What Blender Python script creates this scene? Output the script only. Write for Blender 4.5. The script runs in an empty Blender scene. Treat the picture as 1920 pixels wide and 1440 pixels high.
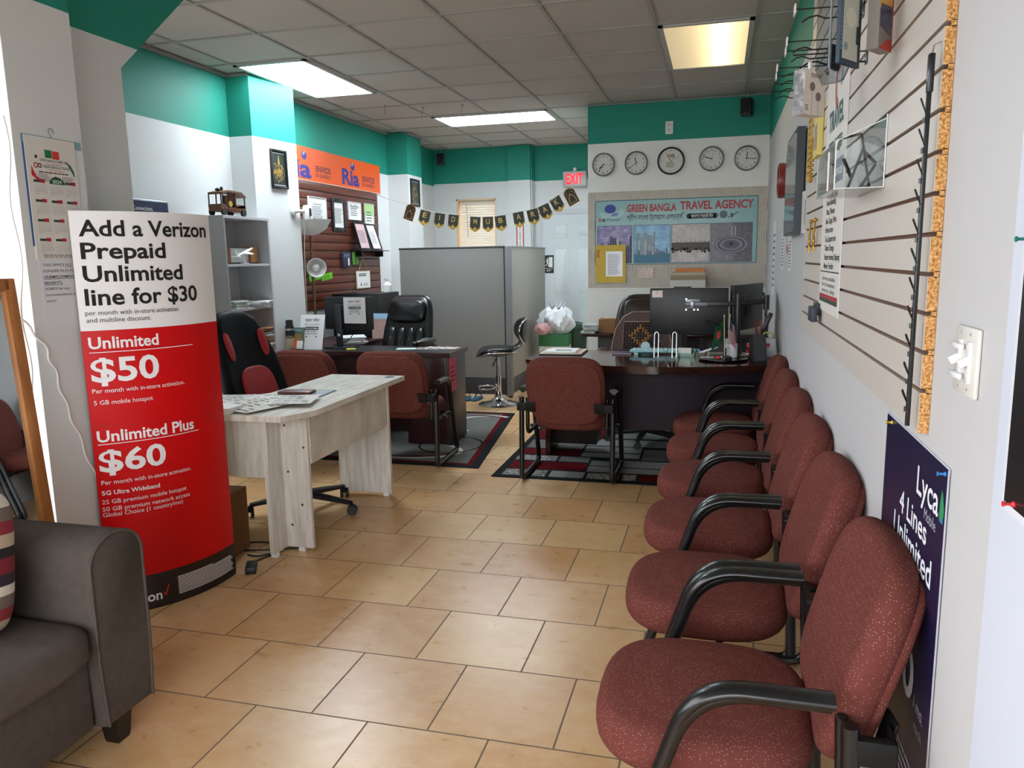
import bpy, bmesh, math, random
from mathutils import Vector, Matrix
from math import pi, sin, cos, radians
random.seed(7)
sc = bpy.context.scene
COL = sc.collection

# ---------------------------------------------------------------- camera
YAW, PITCH, ROLL, FPX, EYE = 0.2630, 0.1607, -0.0175, 1446.46, 1.465
_f = Vector((-sin(YAW)*cos(PITCH), cos(YAW)*cos(PITCH), -sin(PITCH)))
_r = Vector((cos(YAW), sin(YAW), 0)); _u = _r.cross(_f)
_r2 = cos(ROLL)*_r + sin(ROLL)*_u; _u2 = -sin(ROLL)*_r + cos(ROLL)*_u
cd = bpy.data.cameras.new('camera'); cam = bpy.data.objects.new('camera', cd); COL.objects.link(cam)
mw = Matrix((_r2, _u2, -_f)).transposed().to_4x4(); mw.translation = (0, 0, EYE)
cam.matrix_world = mw
cd.sensor_fit = 'HORIZONTAL'; cd.sensor_width = 36; cd.lens = 36*FPX/1920
cd.clip_start = 0.02; cd.clip_end = 200
sc.camera = cam

# ---------------------------------------------------------------- daylight and exposure
sc.view_settings.view_transform = 'Standard'; sc.view_settings.look = 'None'
sc.view_settings.gamma = 1; sc.view_settings.use_curve_mapping = False
sc.view_settings.exposure = 1.08
W = bpy.data.worlds.new('overcast_sky'); sc.world = W; W.use_nodes = True
bg = W.node_tree.nodes['Background']; bg.inputs[0].default_value = (0.93, 0.965, 1.0, 1); bg.inputs[1].default_value = 3.8
sc.cycles.use_denoising = True
sc.cycles.max_bounces = 10; sc.cycles.diffuse_bounces = 6; sc.cycles.glossy_bounces = 4
sc.cycles.transparent_max_bounces = 12; sc.cycles.transmission_bounces = 6
sc.cycles.sample_clamp_indirect = 8
LAMP_WHITE, LAMP_WARM = 12.5, 2.5
def portal(name, loc, rot, sx, sy):
    l = bpy.data.lights.new(name, 'AREA'); l.shape = 'RECTANGLE'; l.size = sx; l.size_y = sy
    l.cycles.is_portal = True
    o = bpy.data.objects.new(name, l); COL.objects.link(o); o.location = loc; o.rotation_euler = rot
portal('shopfront_daylight', (-1.1, -1.35, 1.35), (radians(90), 0, pi), 2.9, 2.5)
portal('side_window_daylight', (-2.86, 0.75, 1.35), (0, radians(-90), 0), 2.5, 2.9)

# ---------------------------------------------------------------- materials
def lin(h):
    c = [int(h[i:i+2], 16)/255 for i in (0, 2, 4)]
    return tuple(x/12.92 if x <= .04045 else ((x+.055)/1.055)**2.4 for x in c) + (1,)
_M = {}
def mat(h, rough=.5, metal=0., spec=.5, coat=0., emit=0., sheen=0.):
    key = (h, rough, metal, spec, coat, emit, sheen)
    if key in _M: return _M[key]
    m = bpy.data.materials.new('surface_'+h); m.use_nodes = True
    b = m.node_tree.nodes['Principled BSDF']
    b.inputs['Base Color'].default_value = lin(h); b.inputs['Roughness'].default_value = rough
    b.inputs['Metallic'].default_value = metal; b.inputs['Specular IOR Level'].default_value = spec
    b.inputs['Coat Weight'].default_value = coat; b.inputs['Sheen Weight'].default_value = sheen
    if emit: b.inputs['Emission Color'].default_value = lin(h); b.inputs['Emission Strength'].default_value = emit
    _M[key] = m; return m
class NT:
    """small node helper"""
    def __init__(s, name):
        s.m = bpy.data.materials.new(name); s.m.use_nodes = True; s.t = s.m.node_tree
        s.b = s.t.nodes['Principled BSDF']; s.out = s.t.nodes['Material Output']
    def n(s, typ, **kw):
        x = s.t.nodes.new(typ)
        for k, v in kw.items(): setattr(x, k, v)
        return x
    def l(s, a, b): s.t.links.new(a, b)
    def math(s, op, a, b=None, c=None):
        x = s.n('ShaderNodeMath', operation=op)
        for i, v in enumerate((a, b, c)):
            if v is None: continue
            if isinstance(v, (int, float)): x.inputs[i].default_value = v
            else: s.l(v, x.inputs[i])
        return x.outputs[0]
    def ramp(s, fac, stops, interp='LINEAR'):
        x = s.n('ShaderNodeValToRGB'); x.color_ramp.interpolation = interp
        e = x.color_ramp.elements
        while len(e) < len(stops): e.new(.5)
        for i, (p, c) in enumerate(stops): e[i].position = p; e[i].color = lin(c)
        s.l(fac, x.inputs[0]); return x.outputs[0]
    def mix(s, fac, a, b):
        x = s.n('ShaderNodeMix', data_type='RGBA')
        if isinstance(fac, (int, float)): x.inputs[0].default_value = fac
        else: s.l(fac, x.inputs[0])
        for i, v in ((6, a), (7, b)):
            if isinstance(v, str): x.inputs[i].default_value = lin(v)
            else: s.l(v, x.inputs[i])
        return x.outputs[2]
    def coord(s, kind='Object', scale=(1, 1, 1), loc=(0, 0, 0)):
        tc = s.n('ShaderNodeTexCoord') if kind != 'Position' else s.n('ShaderNodeNewGeometry')
        mp = s.n('ShaderNodeMapping'); mp.inputs['Scale'].default_value = scale; mp.inputs['Location'].default_value = loc
        s.l(tc.outputs[kind], mp.inputs[0]); return mp.outputs[0]
    def noise(s, vec, scale, detail=3, rough=.55, out='Fac'):
        x = s.n('ShaderNodeTexNoise'); x.inputs['Scale'].default_value = scale
        x.inputs['Detail'].default_value = detail; x.inputs['Roughness'].default_value = rough
        s.l(vec, x.inputs['Vector']); return x.outputs[out]
    def bump(s, h, strength=.2, dist=.005):
        x = s.n('ShaderNodeBump'); x.inputs['Strength'].default_value = strength; x.inputs['Distance'].default_value = dist
        s.l(h, x.inputs['Height']); s.l(x.outputs[0], s.b.inputs['Normal'])
    def set(s, color=None, rough=None, **kw):
        if color is not None:
            if isinstance(color, str): s.b.inputs['Base Color'].default_value = lin(color)
            else: s.l(color, s.b.inputs['Base Color'])
        if rough is not None:
            if isinstance(rough, (int, float)): s.b.inputs['Roughness'].default_value = rough
            else: s.l(rough, s.b.inputs['Roughness'])
        for k, v in kw.items(): s.b.inputs[k.replace('_', ' ')].default_value = v
        return s.m

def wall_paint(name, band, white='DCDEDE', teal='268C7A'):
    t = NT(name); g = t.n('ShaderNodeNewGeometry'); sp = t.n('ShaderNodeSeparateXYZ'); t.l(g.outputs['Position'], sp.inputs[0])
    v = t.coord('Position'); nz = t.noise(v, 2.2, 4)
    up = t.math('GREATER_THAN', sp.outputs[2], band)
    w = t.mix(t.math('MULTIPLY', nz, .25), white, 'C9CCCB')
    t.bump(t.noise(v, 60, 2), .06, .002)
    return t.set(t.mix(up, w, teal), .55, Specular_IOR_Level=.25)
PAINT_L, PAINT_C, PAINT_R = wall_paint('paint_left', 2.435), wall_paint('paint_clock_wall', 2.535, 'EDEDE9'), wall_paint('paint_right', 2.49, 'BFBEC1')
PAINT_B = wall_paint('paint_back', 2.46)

def floor_mat():
    t = NT('tan_stone_tile'); v = t.coord('Position', loc=(0, 0, 0))
    mp = t.n('ShaderNodeMapping'); g = t.n('ShaderNodeNewGeometry'); t.l(g.outputs['Position'], mp.inputs[0])
    T = .4064
    mp.inputs['Location'].default_value = (-(.5-4.6107)*T+20*T, -12.1156*T+40*T, 0)
    br = t.n('ShaderNodeTexBrick'); br.offset = .5; br.offset_frequency = 2; br.squash = 1
    t.l(mp.outputs[0], br.inputs['Vector'])
    br.inputs['Scale'].default_value = 1; br.inputs['Brick Width'].default_value = T; br.inputs['Row Height'].default_value = T
    br.inputs['Mortar Size'].default_value = .0032; br.inputs['Mortar Smooth'].default_value = .15; br.inputs['Bias'].default_value = 0
    br.inputs['Color1'].default_value = lin('CC9E6C'); br.inputs['Color2'].default_value = lin('DDB987'); br.inputs['Mortar'].default_value = lin('6E5A48')
    n1 = t.noise(v, 3.2, 5, .6); n2 = t.noise(t.coord('Position', scale=(5, 7, 6)), 2.0, 6, .68)
    c = t.mix(t.math('MULTIPLY', t.ramp(n1, [(.35, '000000'), (.7, 'FFFFFF')]), .45), br.outputs['Color'], 'C2915F')
    c = t.mix(t.math('MULTIPLY', t.ramp(n2, [(.45, '000000'), (.75, 'FFFFFF')]), .35), c, 'E8D3AE')
    c = t.mix(br.outputs['Fac'], c, '75614E')
    h = t.math('SUBTRACT', t.math('ADD', t.math('MULTIPLY', n2, .35), t.math('MULTIPLY', n1, .25)), br.outputs['Fac'])
    t.bump(h, .38, .004)
    r = t.math('ADD', t.math('MULTIPLY', br.outputs['Fac'], .4), t.math('ADD', .20, t.math('MULTIPLY', n2, .2)))
    return t.set(c, r, Specular_IOR_Level=.5)
FLOOR = floor_mat()

def fabric(name, c1, c2, dots=None, rough=.9, scale=260):
    t = NT(name); v = t.coord('Object'); n = t.noise(v, 30, 3); n2 = t.noise(v, scale, 2)
    c = t.mix(n, c1, c2)
    if dots:
        vo = t.n('ShaderNodeTexVoronoi'); vo.inputs['Scale'].default_value = 165; vo.inputs['Randomness'].default_value = .7
        t.l(v, vo.inputs['Vector'])
        c = t.mix(t.math('MULTIPLY', t.math('LESS_THAN', vo.outputs['Distance'], .22), .5), c, dots)
    t.bump(n2, .12, .0015)
    return t.set(c, rough, Sheen_Weight=.0, Specular_IOR_Level=.06)
BURG = fabric('burgundy_upholstery', '5E312C', '6C3C36', 'AB897B')
SOFA = fabric('grey_brown_chenille', '4A433F', '5E5650', None, .95, 180)
def wood(name, c1, c2, scale=(1, 1, 12), rough=.4, s=6):
    t = NT(name); v = t.coord('Object', scale=scale); n = t.noise(v, s, 5, .6)
    return t.set(t.ramp(n, [(.3, c1), (.7, c2)]), rough)
WHITEWOOD = wood('whitewashed_wood', 'B9B2A6', 'E2DDD3', (14, 2, 1.5), .42, 3)
WHITEWOOD_V = wood('whitewashed_wood_upright', 'BBB4AA', 'E4E0D8', (14, 14, 1.2), .42, 3)
DARKWOOD = wood('dark_mahogany', '2B1716', '3B2120', (2, 14, 2), .28, 3)
REDWOOD = wood('dark_red_mahogany', '32151A', '40191D', (2, 2, 12), .3, 3)
SLATWOOD = wood('cherry_slat_wood', '4A2014', '6B311E', (1, 1.2, 10), .4, 2.5)
OAK = wood('golden_oak', '9A5E2C', 'B97A3F', (3, 3, .6), .4, 8)
def chip():
    t = NT('particle_board'); v = t.coord('Object'); n = t.noise(v, 190, 3, .7)
    return t.set(t.ramp(n, [(.32, '7A4A1F'), (.5, 'C08A4C'), (.68, 'E3BE88')]), .9)
CHIP = chip()
def ceil_mat():
    t = NT('ceiling_tile'); v = t.coord('Position'); n = t.noise(v, 120, 2); n2 = t.noise(v, 1.3, 2)
    t.bump(n, .12, .002)
    return t.set(t.mix(n2, 'B6B0AA', 'C0BBB4'), .85, Specular_IOR_Level=.2)
CEIL = ceil_mat()
def glass_mat(name, tint='FFFFFF', ior=1.45, rough=0.0, gloss=1.0):
    t = NT(name); t.t.nodes.remove(t.b)
    fr = t.n('ShaderNodeLayerWeight'); fc = t.math('ADD', .045, t.math('MULTIPLY', t.math('POWER', fr.outputs['Facing'], 4.0), .75 * (ior-.45)))
    a = t.n('ShaderNodeBsdfTransparent'); a.inputs[0].default_value = lin(tint)
    b = t.n('ShaderNodeBsdfGlossy'); b.inputs['Roughness'].default_value = rough
    m = t.n('ShaderNodeMixShader'); t.l(t.math('MULTIPLY', fc, gloss), m.inputs[0]); t.l(a.outputs[0], m.inputs[1]); t.l(b.outputs[0], m.inputs[2])
    t.l(m.outputs[0], t.out.inputs[0]); return t.m
GLASS = glass_mat('clear_glass'); ACRYLIC = glass_mat('clear_acrylic', 'F2F4F4', 1.5, .03); PLASTIC_BAG = glass_mat('thin_plastic', 'DADDE0', 1.6, .2)
BLACKMETAL = mat('0C0D10', .3, 0, .5, .15); CHROME = mat('D8DADC', .12, 1.0); BLACKPLASTIC = mat('17181A', .45)
LEATHER = mat('0E0F12', .32, 0, .55, .15); PAPER = mat('E9E9E6', .75); WHITE = mat('E6E6E4', .4); DARKGREY = mat('2C2D30', .5)
BLACK = mat('0D0D0E', .6); INK = mat('161616', .8); GREY = mat('8B8B8D', .55)

# ---------------------------------------------------------------- mesh builder
_FONT = {}
def glyphs(s, bold):
    k = (s, bold)
    if k not in _FONT:
        cu = bpy.data.curves.new('t', 'FONT'); cu.body = s; cu.size = 1; cu.offset = bold; cu.resolution_u = 3
        o = bpy.data.objects.new('t', cu); me = o.to_mesh()
        vs = [(v.co.x, v.co.y) for v in me.vertices]; fs = [tuple(p.vertices) for p in me.polygons]
        o.to_mesh_clear(); bpy.data.objects.remove(o); bpy.data.curves.remove(cu)
        _FONT[k] = (vs, fs)
    return _FONT[k]
class MB:
    def __init__(s): s.bm = bmesh.new(); s.mi = 0
    def _tag(s, faces, smooth=False):
        for f in faces: f.material_index = s.mi
    def box(s, c, sz, rz=0, bev=0, rot=None, seg=2):
        m = Matrix.Translation(c) @ (rot.to_4x4() if rot is not None else Matrix.Rotation(rz, 4, 'Z')) @ Matrix.Diagonal((*sz, 1))
        r = bmesh.ops.create_cube(s.bm, size=1, matrix=m); vs = r['verts']
        if bev:
            es = list({e for v in vs for e in v.link_edges})
            rr = bmesh.ops.bevel(s.bm, geom=es, offset=bev, segments=seg, affect='EDGES', profile=.5, clamp_overlap=True)
            s._tag(list({f for v in rr['verts'] for f in v.link_faces}))
        else: s._tag(list({f for v in vs for f in v.link_faces}))
        return s
    def bb(s, x0, y0, z0, x1, y1, z1, bev=0, seg=2):
        return s.box(((x0+x1)/2, (y0+y1)/2, (z0+z1)/2), (abs(x1-x0), abs(y1-y0), abs(z1-z0)), 0, bev, None, seg)
    def rings(s, rings, cap=(True, True), closed=True):
        vv = [[s.bm.verts.new(p) for p in r] for r in rings]; n = len(vv[0]); fs = []
        for a, b in zip(vv[:-1], vv[1:]):
            for i in range(n if closed else n-1):
                j = (i+1) % n; fs.append(s.bm.faces.new((a[i], a[j], b[j], b[i])))
        if closed:
            if cap[0]: fs.append(s.bm.faces.new(vv[0][::-1]))
            if cap[1]: fs.append(s.bm.faces.new(vv[-1]))
        s._tag(fs); return s
    def tube(s, pts, r, seg=10, flat=None, closed=False, up=None):
        """sweep a round (or flattened: flat=(a,b) multipliers) section along pts"""
        P = [Vector(p) for p in pts]; n = len(P); rs = r if isinstance(r, (list, tuple)) else [r]*n
        T = []
        for i in range(n):
            a = P[(i-1) % n] if (closed or i > 0) else P[i]; b = P[(i+1) % n] if (closed or i < n-1) else P[i]
            T.append((b-a).normalized())
        u = Vector(up) if up else (Vector((0, 0, 1)) if abs(T[0].z) < .9 else Vector((1, 0, 0)))
        u = (u - T[0]*u.dot(T[0])).normalized(); R = []
        for i in range(n):
            u = (u - T[i]*u.dot(T[i])).normalized(); w = T[i].cross(u)
            fa, fb = (flat[i] if flat and isinstance(flat[0], (list, tuple)) else flat) if flat else (1, 1)
            R.append([P[i] + rs[i]*(fa*cos(2*pi*k/seg)*w + fb*sin(2*pi*k/seg)*u) for k in range(seg)])
        if closed: R.append(R[0]); 
        if closed:
            vv = [[s.bm.verts.new(p) for p in q] for q in R[:-1]]; fs = []
            for i in range(n):
                a, b = vv[i], vv[(i+1) % n]
                for k in range(seg): fs.append(s.bm.faces.new((a[k], a[(k+1) % seg], b[(k+1) % seg], b[k])))
            s._tag(fs); return s
        return s.rings(R)
    def cyl(s, p0, p1, r0, r1=None, seg=16):
        return s.tube([p0, p1], [r0, r0 if r1 is None else r1], seg)
    def lathe(s, prof, c=(0, 0, 0), seg=24, rot=None, cap=(True, True)):
        c = Vector(c); R = []
        for r, z in prof:
            ring = []
            for k in range(seg):
                a = 2*pi*k/seg; v = Vector((r*cos(a), r*sin(a), z))
                ring.append(c + (rot @ v if rot is not None else v))
            R.append(ring)
        return s.rings(R, cap)
    def ball(s, c, r, seg=14, rot=None):
        if isinstance(r, (int, float)): r = (r, r, r)
        m = Matrix.Translation(c) @ (rot.to_4x4() if rot is not None else Matrix.Identity(4)) @ Matrix.Diagonal((*r, 1))
        q = bmesh.ops.create_uvsphere(s.bm, u_segments=seg, v_segments=max(6, seg*2//3), radius=1, matrix=m)
        s._tag(list({f for v in q['verts'] for f in v.link_faces})); return s
    def prism(s, poly, d0, d1, plane='xy'):
        f = {'xy': lambda a, b, d: (a, b, d), 'xz': lambda a, b, d: (a, d, b), 'yz': lambda a, b, d: (d, a, b)}[plane]
        A = [s.bm.verts.new(f(a, b, d0)) for a, b in poly]; B = [s.bm.verts.new(f(a, b, d1)) for a, b in poly]
        n = len(poly); fs = [s.bm.faces.new((A[i], A[(i+1) % n], B[(i+1) % n], B[i])) for i in range(n)]
        fs += [s.bm.faces.new(A[::-1]), s.bm.faces.new(B)]; s._tag(fs)
        bmesh.ops.recalc_face_normals(s.bm, faces=fs); return s
    def grid(s, fn, nu, nv, thick=None):
        V = [[s.bm.verts.new(fn(i/nu, j/nv)) for j in range(nv+1)] for i in range(nu+1)]
        fs = [s.bm.faces.new((V[i][j], V[i+1][j], V[i+1][j+1], V[i][j+1])) for i in range(nu) for j in range(nv)]
        s._tag(fs)
        if thick: bmesh.ops.solidify(s.bm, geom=fs, thickness=thick)
        return s
    def slab(s, outline, r, z0, z1, dome=0, under=0, fn=None, k=5):
        """cushion: closed 2-D outline, rounded edges of radius r, optional dome; fn maps (x,y,z)"""
        cx = sum(p[0] for p in outline)/len(outline); cy = sum(p[1] for p in outline)/len(outline)
        ext = min(max(abs(p[0]-cx) for p in outline), max(abs(p[1]-cy) for p in outline)); R = []
        def ring(inset, z):
            q = 1-inset/ext
            ps = [(cx+(x-cx)*q, cy+(y-cy)*q, z) for x, y in outline]
            R.append([fn(*p) if fn else p for p in ps])
        for f in (.82, .55, .25): ring(r+(ext-r)*f, z0-under*f)
        for i in range(k+1): a = pi/2*i/k; ring(r*(1-sin(a)), z0+r-r*cos(a))
        for i in range(k+1): a = pi/2*i/k; ring(r*(1-cos(a)), z1-r+r*sin(a))
        for f in (.2, .45, .7, .9): ring(r+(ext-r)*f, z1+dome*(1-(1-f)**2))
        return s.rings(R)
    # ----- flat artwork in the local x-z plane, facing -y
    def poly(s, pts, y=-.001, fn=None):
        f = s.bm.faces.new([s.bm.verts.new(fn(a, b) if fn else (a, y, b)) for a, b in pts]); s._tag([f])
        f.normal_update()
        if not fn and f.normal.y > 0: f.normal_flip()
        return s
    def rect(s, x0, z0, x1, z1, y=-.001, fn=None, n=1):
        for i in range(n):
            a, b = x0+(x1-x0)*i/n, x0+(x1-x0)*(i+1)/n
            s.poly([(a, z0), (b, z0), (b, z1), (a, z1)], y, fn)
        return s
    def disc(s, cx, cz, r, y=-.001, seg=20, rz=None, a0=0, a1=2*pi):
        rz = rz or r; full = abs(a1-a0-2*pi) < 1e-6
        return s.poly([(cx+r*cos(a0+(a1-a0)*k/(seg if full else seg-1)), cz+rz*sin(a0+(a1-a0)*k/(seg if full else seg-1))) for k in range(seg)], y)
    def line(s, pts, w, y=-.001):
        for (a, b), (c, d) in zip(pts[:-1], pts[1:]):
            L = math.hypot(c-a, d-b) or 1; nx, nz = -(d-b)/L*w/2, (c-a)/L*w/2
            s.poly([(a+nx, b+nz), (a-nx, b-nz), (c-nx, d-nz), (c+nx, d+nz)], y)
        return s
    def ring2(s, cx, cz, r0, r1, y=-.001, seg=28, a0=0, a1=2*pi):
        for k in range(seg):
            p, q = a0+(a1-a0)*k/seg, a0+(a1-a0)*(k+1)/seg
            s.poly([(cx+r0*cos(p), cz+r0*sin(p)), (cx+r1*cos(p), cz+r1*sin(p)), (cx+r1*cos(q), cz+r1*sin(q)), (cx+r0*cos(q), cz+r0*sin(q))], y)
        return s
    def text(s, t, x, z, h, w=None, bold=0., y=-.0012, align='L', fn=None, shear=0., rot=0., hz=None):
        vs, fs = glyphs(t, bold)
        if not vs: return s
        x0, x1 = min(v[0] for v in vs), max(v[0] for v in vs)
        kz = h/.7; kx = (w/(x1-x0)) if w else kz
        W_ = (x1-x0)*kx; off = {'L': 0, 'C': -W_/2, 'R': -W_}[align]; c, d = cos(rot), sin(rot)
        P = []
        for a, b in vs:
            p, q = off+(a-x0)*kx+shear*b*kz, b*kz
            p, q = x+p*c-q*d, z+p*d+q*c
            P.append(s.bm.verts.new(fn(p, q) if fn else (p, y, q)))
        fl = []
        for f in fs:
            try: fl.append(s.bm.faces.new([P[i] for i in f]))
            except ValueError: pass
        for f in fl:
            f.normal_update()
            if not fn and f.normal.y > 0: f.normal_flip()
        s._tag(fl); return s
    def use(s, i): s.mi = i; return s
    def build(s, name, mats, parent=None, loc=None, rot=None, smooth=38):
        me = bpy.data.meshes.new(name); s.bm.normal_update(); s.bm.to_mesh(me); s.bm.free()
        for m in (mats if isinstance(mats, (list, tuple)) else [mats]): me.materials.append(m)
        if smooth:
            me.polygons.foreach_set('use_smooth', [True]*len(me.polygons)); me.set_sharp_from_angle(angle=radians(smooth))
        o = bpy.data.objects.new(name, me); COL.objects.link(o)
        if parent: o.parent = parent
        if loc: o.location = loc
        if rot: o.rotation_euler = rot
        return o
def tag(o, label, cat, group=None, kind=None):
    o['label'] = label; o['category'] = cat
    if group: o['group'] = group
    if kind: o['kind'] = kind
    return o
def thing(name, label, cat, loc=(0, 0, 0), rz=0, group=None, rot=None):
    o = bpy.data.objects.new(name, None); COL.objects.link(o); o.empty_display_size = .1
    o.location = loc; o.rotation_euler = rot or (0, 0, rz)
    return tag(o, label, cat, group)
def copy_tree(o, parent=None):
    c = o.copy(); COL.objects.link(c); c.parent = parent
    for ch in list(o.children): copy_tree(ch, c)
    return c
def struct(name, mb, m, smooth=0):
    o = mb.build(name, m, smooth=smooth); o['kind'] = 'structure'; return o
def lab(o, t): o['label'] = t; return o
def superell(w, d, n=3.2, cnt=40, cx=0, cy=0, fn=None):
    out = []
    for k in range(cnt):
        a = 2*pi*k/cnt; ca, sa = cos(a), sin(a)
        out.append((cx+w/2*math.copysign(abs(ca)**(2/n), ca), cy+d/2*math.copysign(abs(sa)**(2/n), sa)))
    return [fn(*p) for p in out] if fn else out
def arcpts(c, r, a0, a1, n, plane='yz', x=0):
    out = []
    for i in range(n+1):
        a = a0+(a1-a0)*i/n; p, q = c[0]+r*cos(a), c[1]+r*sin(a)
        out.append({'yz': (x, p, q), 'xz': (p, x, q), 'xy': (p, q, x)}[plane])
    return out
def round_path(pts, r, n=5):
    """polyline with rounded corners"""
    P = [Vector(p) for p in pts]; out = [P[0]]
    for i in range(1, len(P)-1):
        a, b, c = P[i-1], P[i], P[i+1]; rr = r[i] if isinstance(r, dict) and i in r else (r if not isinstance(r, dict) else .03)
        d1, d2 = (a-b), (c-b); q = min(rr, d1.length*.49, d2.length*.49)
        s0, s1 = b+d1.normalized()*q, b+d2.normalized()*q
        for k in range(n+1):
            t = k/n; out.append((1-t)**2*s0+2*t*(1-t)*b+t*t*s1)
    out.append(P[-1]); return out
def sheet(name, label, cat, loc, rz, w, h, m, thick=.002, group=None, rot=None):
    """flat printed thing: lower-left corner at loc, facing local -y"""
    r = thing(name, label, cat, loc, rz, group, rot)
    MB().bb(0, -thick, 0, w, 0, h).build('sheet', m, r, smooth=0)
    return r
RW, LW = -pi/2, pi/2      # facing rotations for things on the right / left wall
# ================================================================ the room
CZ = 2.893
b = MB(); b.bb(-4.2, -1.4, -.12, .6, 10.4, 0); struct('floor', b, FLOOR)
# left wall: storefront pier, angled gusset under the ceiling, recess, pilasters
b = MB(); b.bb(-4.0, 3.66, 0, -3.70, 10.2, CZ+.1); struct('wall_left', b, PAINT_L)
b = MB(); b.prism([(-3.72, 5.44), (-3.50, 5.44), (-3.42, 5.95), (-3.72, 5.95)], 0, CZ); struct('wall_pilaster_near', b, PAINT_L)
b = MB(); b.bb(-3.72, 8.42, 0, -3.45, 8.85, CZ); struct('wall_pilaster_far', b, PAINT_L)
b = MB(); b.prism([(2.60, 0), (3.04, 0), (3.04, 2.332), (3.67, CZ), (2.60, CZ)], -4.0, -2.59, 'yz'); struct('wall_gusset', b, PAINT_L)
b = MB(); b.bb(-3.1, 2.32, 0, -2.467, 2.64, CZ); struct('wall_pier', b, PAINT_L)
b = MB(); b.bb(-3.05, -1.4, 0, -2.82, 2.33, .55); b.bb(-3.05, -1.4, 2.45, -2.82, 2.33, CZ)
b.bb(-3.05, -1.4, 0, -2.82, -1.0, CZ)
struct('wall_left_front', b, PAINT_L)
# right wall
b = MB(); b.bb(.41, -1.4, 0, .62, 7.7, CZ+.1); struct('wall_right', b, PAINT_R)
# block with the clocks (front face y=7.6)
b = MB(); b.bb(-1.252, 7.6, 0, .60, 10.3, CZ+.1); struct('wall_inner', b, PAINT_C)
# back wall with a window opening and the pier beside the door recess
b = MB(); wx0, wx1, wz0, wz1 = -3.40, -2.85, 1.25, 2.255
b.bb(-3.75, 9.93, 0, wx0, 10.15, CZ+.1); b.bb(wx1, 9.93, 0, -2.36, 10.15, CZ+.1)
b.bb(wx0, 9.93, 0, wx1, 10.15, wz0); b.bb(wx0, 9.93, wz1, wx1, 10.15, CZ+.1)
b.bb(-2.665, 9.87, 0, -2.372, 9.95, CZ); b.bb(-2.38, 10.09, 2.06, -1.2, 10.2, CZ+.1); b.bb(-2.38, 10.09, 0, -2.27, 10.2, 2.07)
struct('wall_back', b, PAINT_B)
# ceiling with its suspension grid
b = MB(); b.bb(-3.9, -1.4, CZ+.008, .6, 10.4, CZ+.13)
b.use(1); CU, CV, CC = 3.7005, 7.5136, .6096
for k in range(-3, 5):
    x = (k-CU)*CC
    if -3.7 < x < .41: b.bb(x-.012, -1.0, CZ-.002, x+.012, 9.93, CZ+.012)
for j in range(-9, 10):
    y = (j+CV)*CC
    if -1 < y < 9.9: b.bb(-3.69 if y > 3.1 else -2.8, y-.011, CZ-.001, .41 if y < 7.6 else -1.252, y+.011, CZ+.012)
struct('ceiling', b, [CEIL, mat('A3A09A', .6)])
b = MB()  # wall angle along the left recess
b.bb(-3.70, 3.04, CZ-.02, -3.672, 5.44, CZ); b.bb(-3.70, 5.95, CZ-.02, -3.672, 8.42, CZ); b.bb(-3.45, 8.42, CZ-.02, -3.43, 8.85, CZ)
b.bb(-3.7, 5.42, CZ-.02, -3.50, 5.44, CZ); b.bb(-1.252, 7.58, CZ-.012, .41, 7.6, CZ)
struct('trim_1', b, mat('8E8B86', .6))
# storefront behind the camera: piers, header, mullions and panes
b = MB(); b.bb(-3.05, -1.25, 2.45, .62, -1.05, CZ); b.bb(-3.05, -1.25, 0, -2.6, -1.05, 2.5); b.bb(.3, -1.25, 0, .62, -1.05, 2.5); b.bb(-2.6, -1.25, 0, -.75, -1.05, .45)
struct('wall_front', b, PAINT_R)
b = MB()
for x in (-2.58, -1.65, -.75, .28): b.bb(x-.025, -1.18, 0, x+.025, -1.12, 2.45)
b.bb(-2.6, -1.18, .43, -.75, -1.12, .48); b.bb(-2.6, -1.18, 2.40, .3, -1.12, 2.45)
w2 = struct('window_2', b, mat('9A9C9E', .35, .6)); q = MB(); q.bb(-2.58, -1.152, .45, .28, -1.148, 2.42); q.build('pane', GLASS, w2, smooth=0)
b = MB()
for y in (-.98, .65, 2.29): b.bb(-2.95, y-.025, .55, -2.89, y+.025, 2.45)
b.bb(-2.95, -1, .55, -2.89, 2.32, .6); b.bb(-2.95, -1, 2.40, -2.89, 2.32, 2.45)
w3 = struct('window_3', b, mat('9A9C9E', .35, .6)); q = MB(); q.bb(-2.922, -.98, .58, -2.918, 2.29, 2.42); q.build('pane', GLASS, w3, smooth=0)
# pavement outside, plus an unseen wall added to dim daylight at the back window
b = MB(); b.bb(-14, -14, -.2, 10, -1.4, -.12); b.bb(-14, -1.4, -.2, -4.2, 12, -.12); b.bb(-6, 10.5, -.2, 2, 14, -.12); b.bb(-6, 12.2, -.2, 2, 12.4, 4.2); struct('floor_outside_and_light_blocker', b, mat('8E8C88', .9))
# back window: reveal, pane and blind
b = MB()
for x in (wx0, wx1): b.bb(x-.02 if x == wx1 else x, 9.94, wz0, x if x == wx1 else x+.02, 10.13, wz1)
b.bb(wx0, 9.94, wz1-.02, wx1, 10.13, wz1); b.bb(wx0, 9.94, wz0, wx1, 10.13, wz0+.03)
w1 = struct('window_1', b, mat('E6C9A4', .5)); q = MB(); q.bb(wx0, 10.11, wz0, wx1, 10.116, wz1); q.build('pane', GLASS, w1, smooth=0)
bl = thing('window_blind', 'white slatted blind in the small rear window behind the bunting', 'blind', (-3.125, 10.03, 0))
b = MB(); b.bb(-.245, -.03, 2.195, .245, .02, 2.235); b.build('head_rail', mat('DDD8CE', .5), bl)
t = NT('blind_slat'); t.set('F2EEE6', .5); tl = t.n('ShaderNodeBsdfTranslucent'); tl.inputs[0].default_value = lin('FFF6E8'); mx = t.n('ShaderNodeMixShader'); mx.inputs[0].default_value = .42
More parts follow.
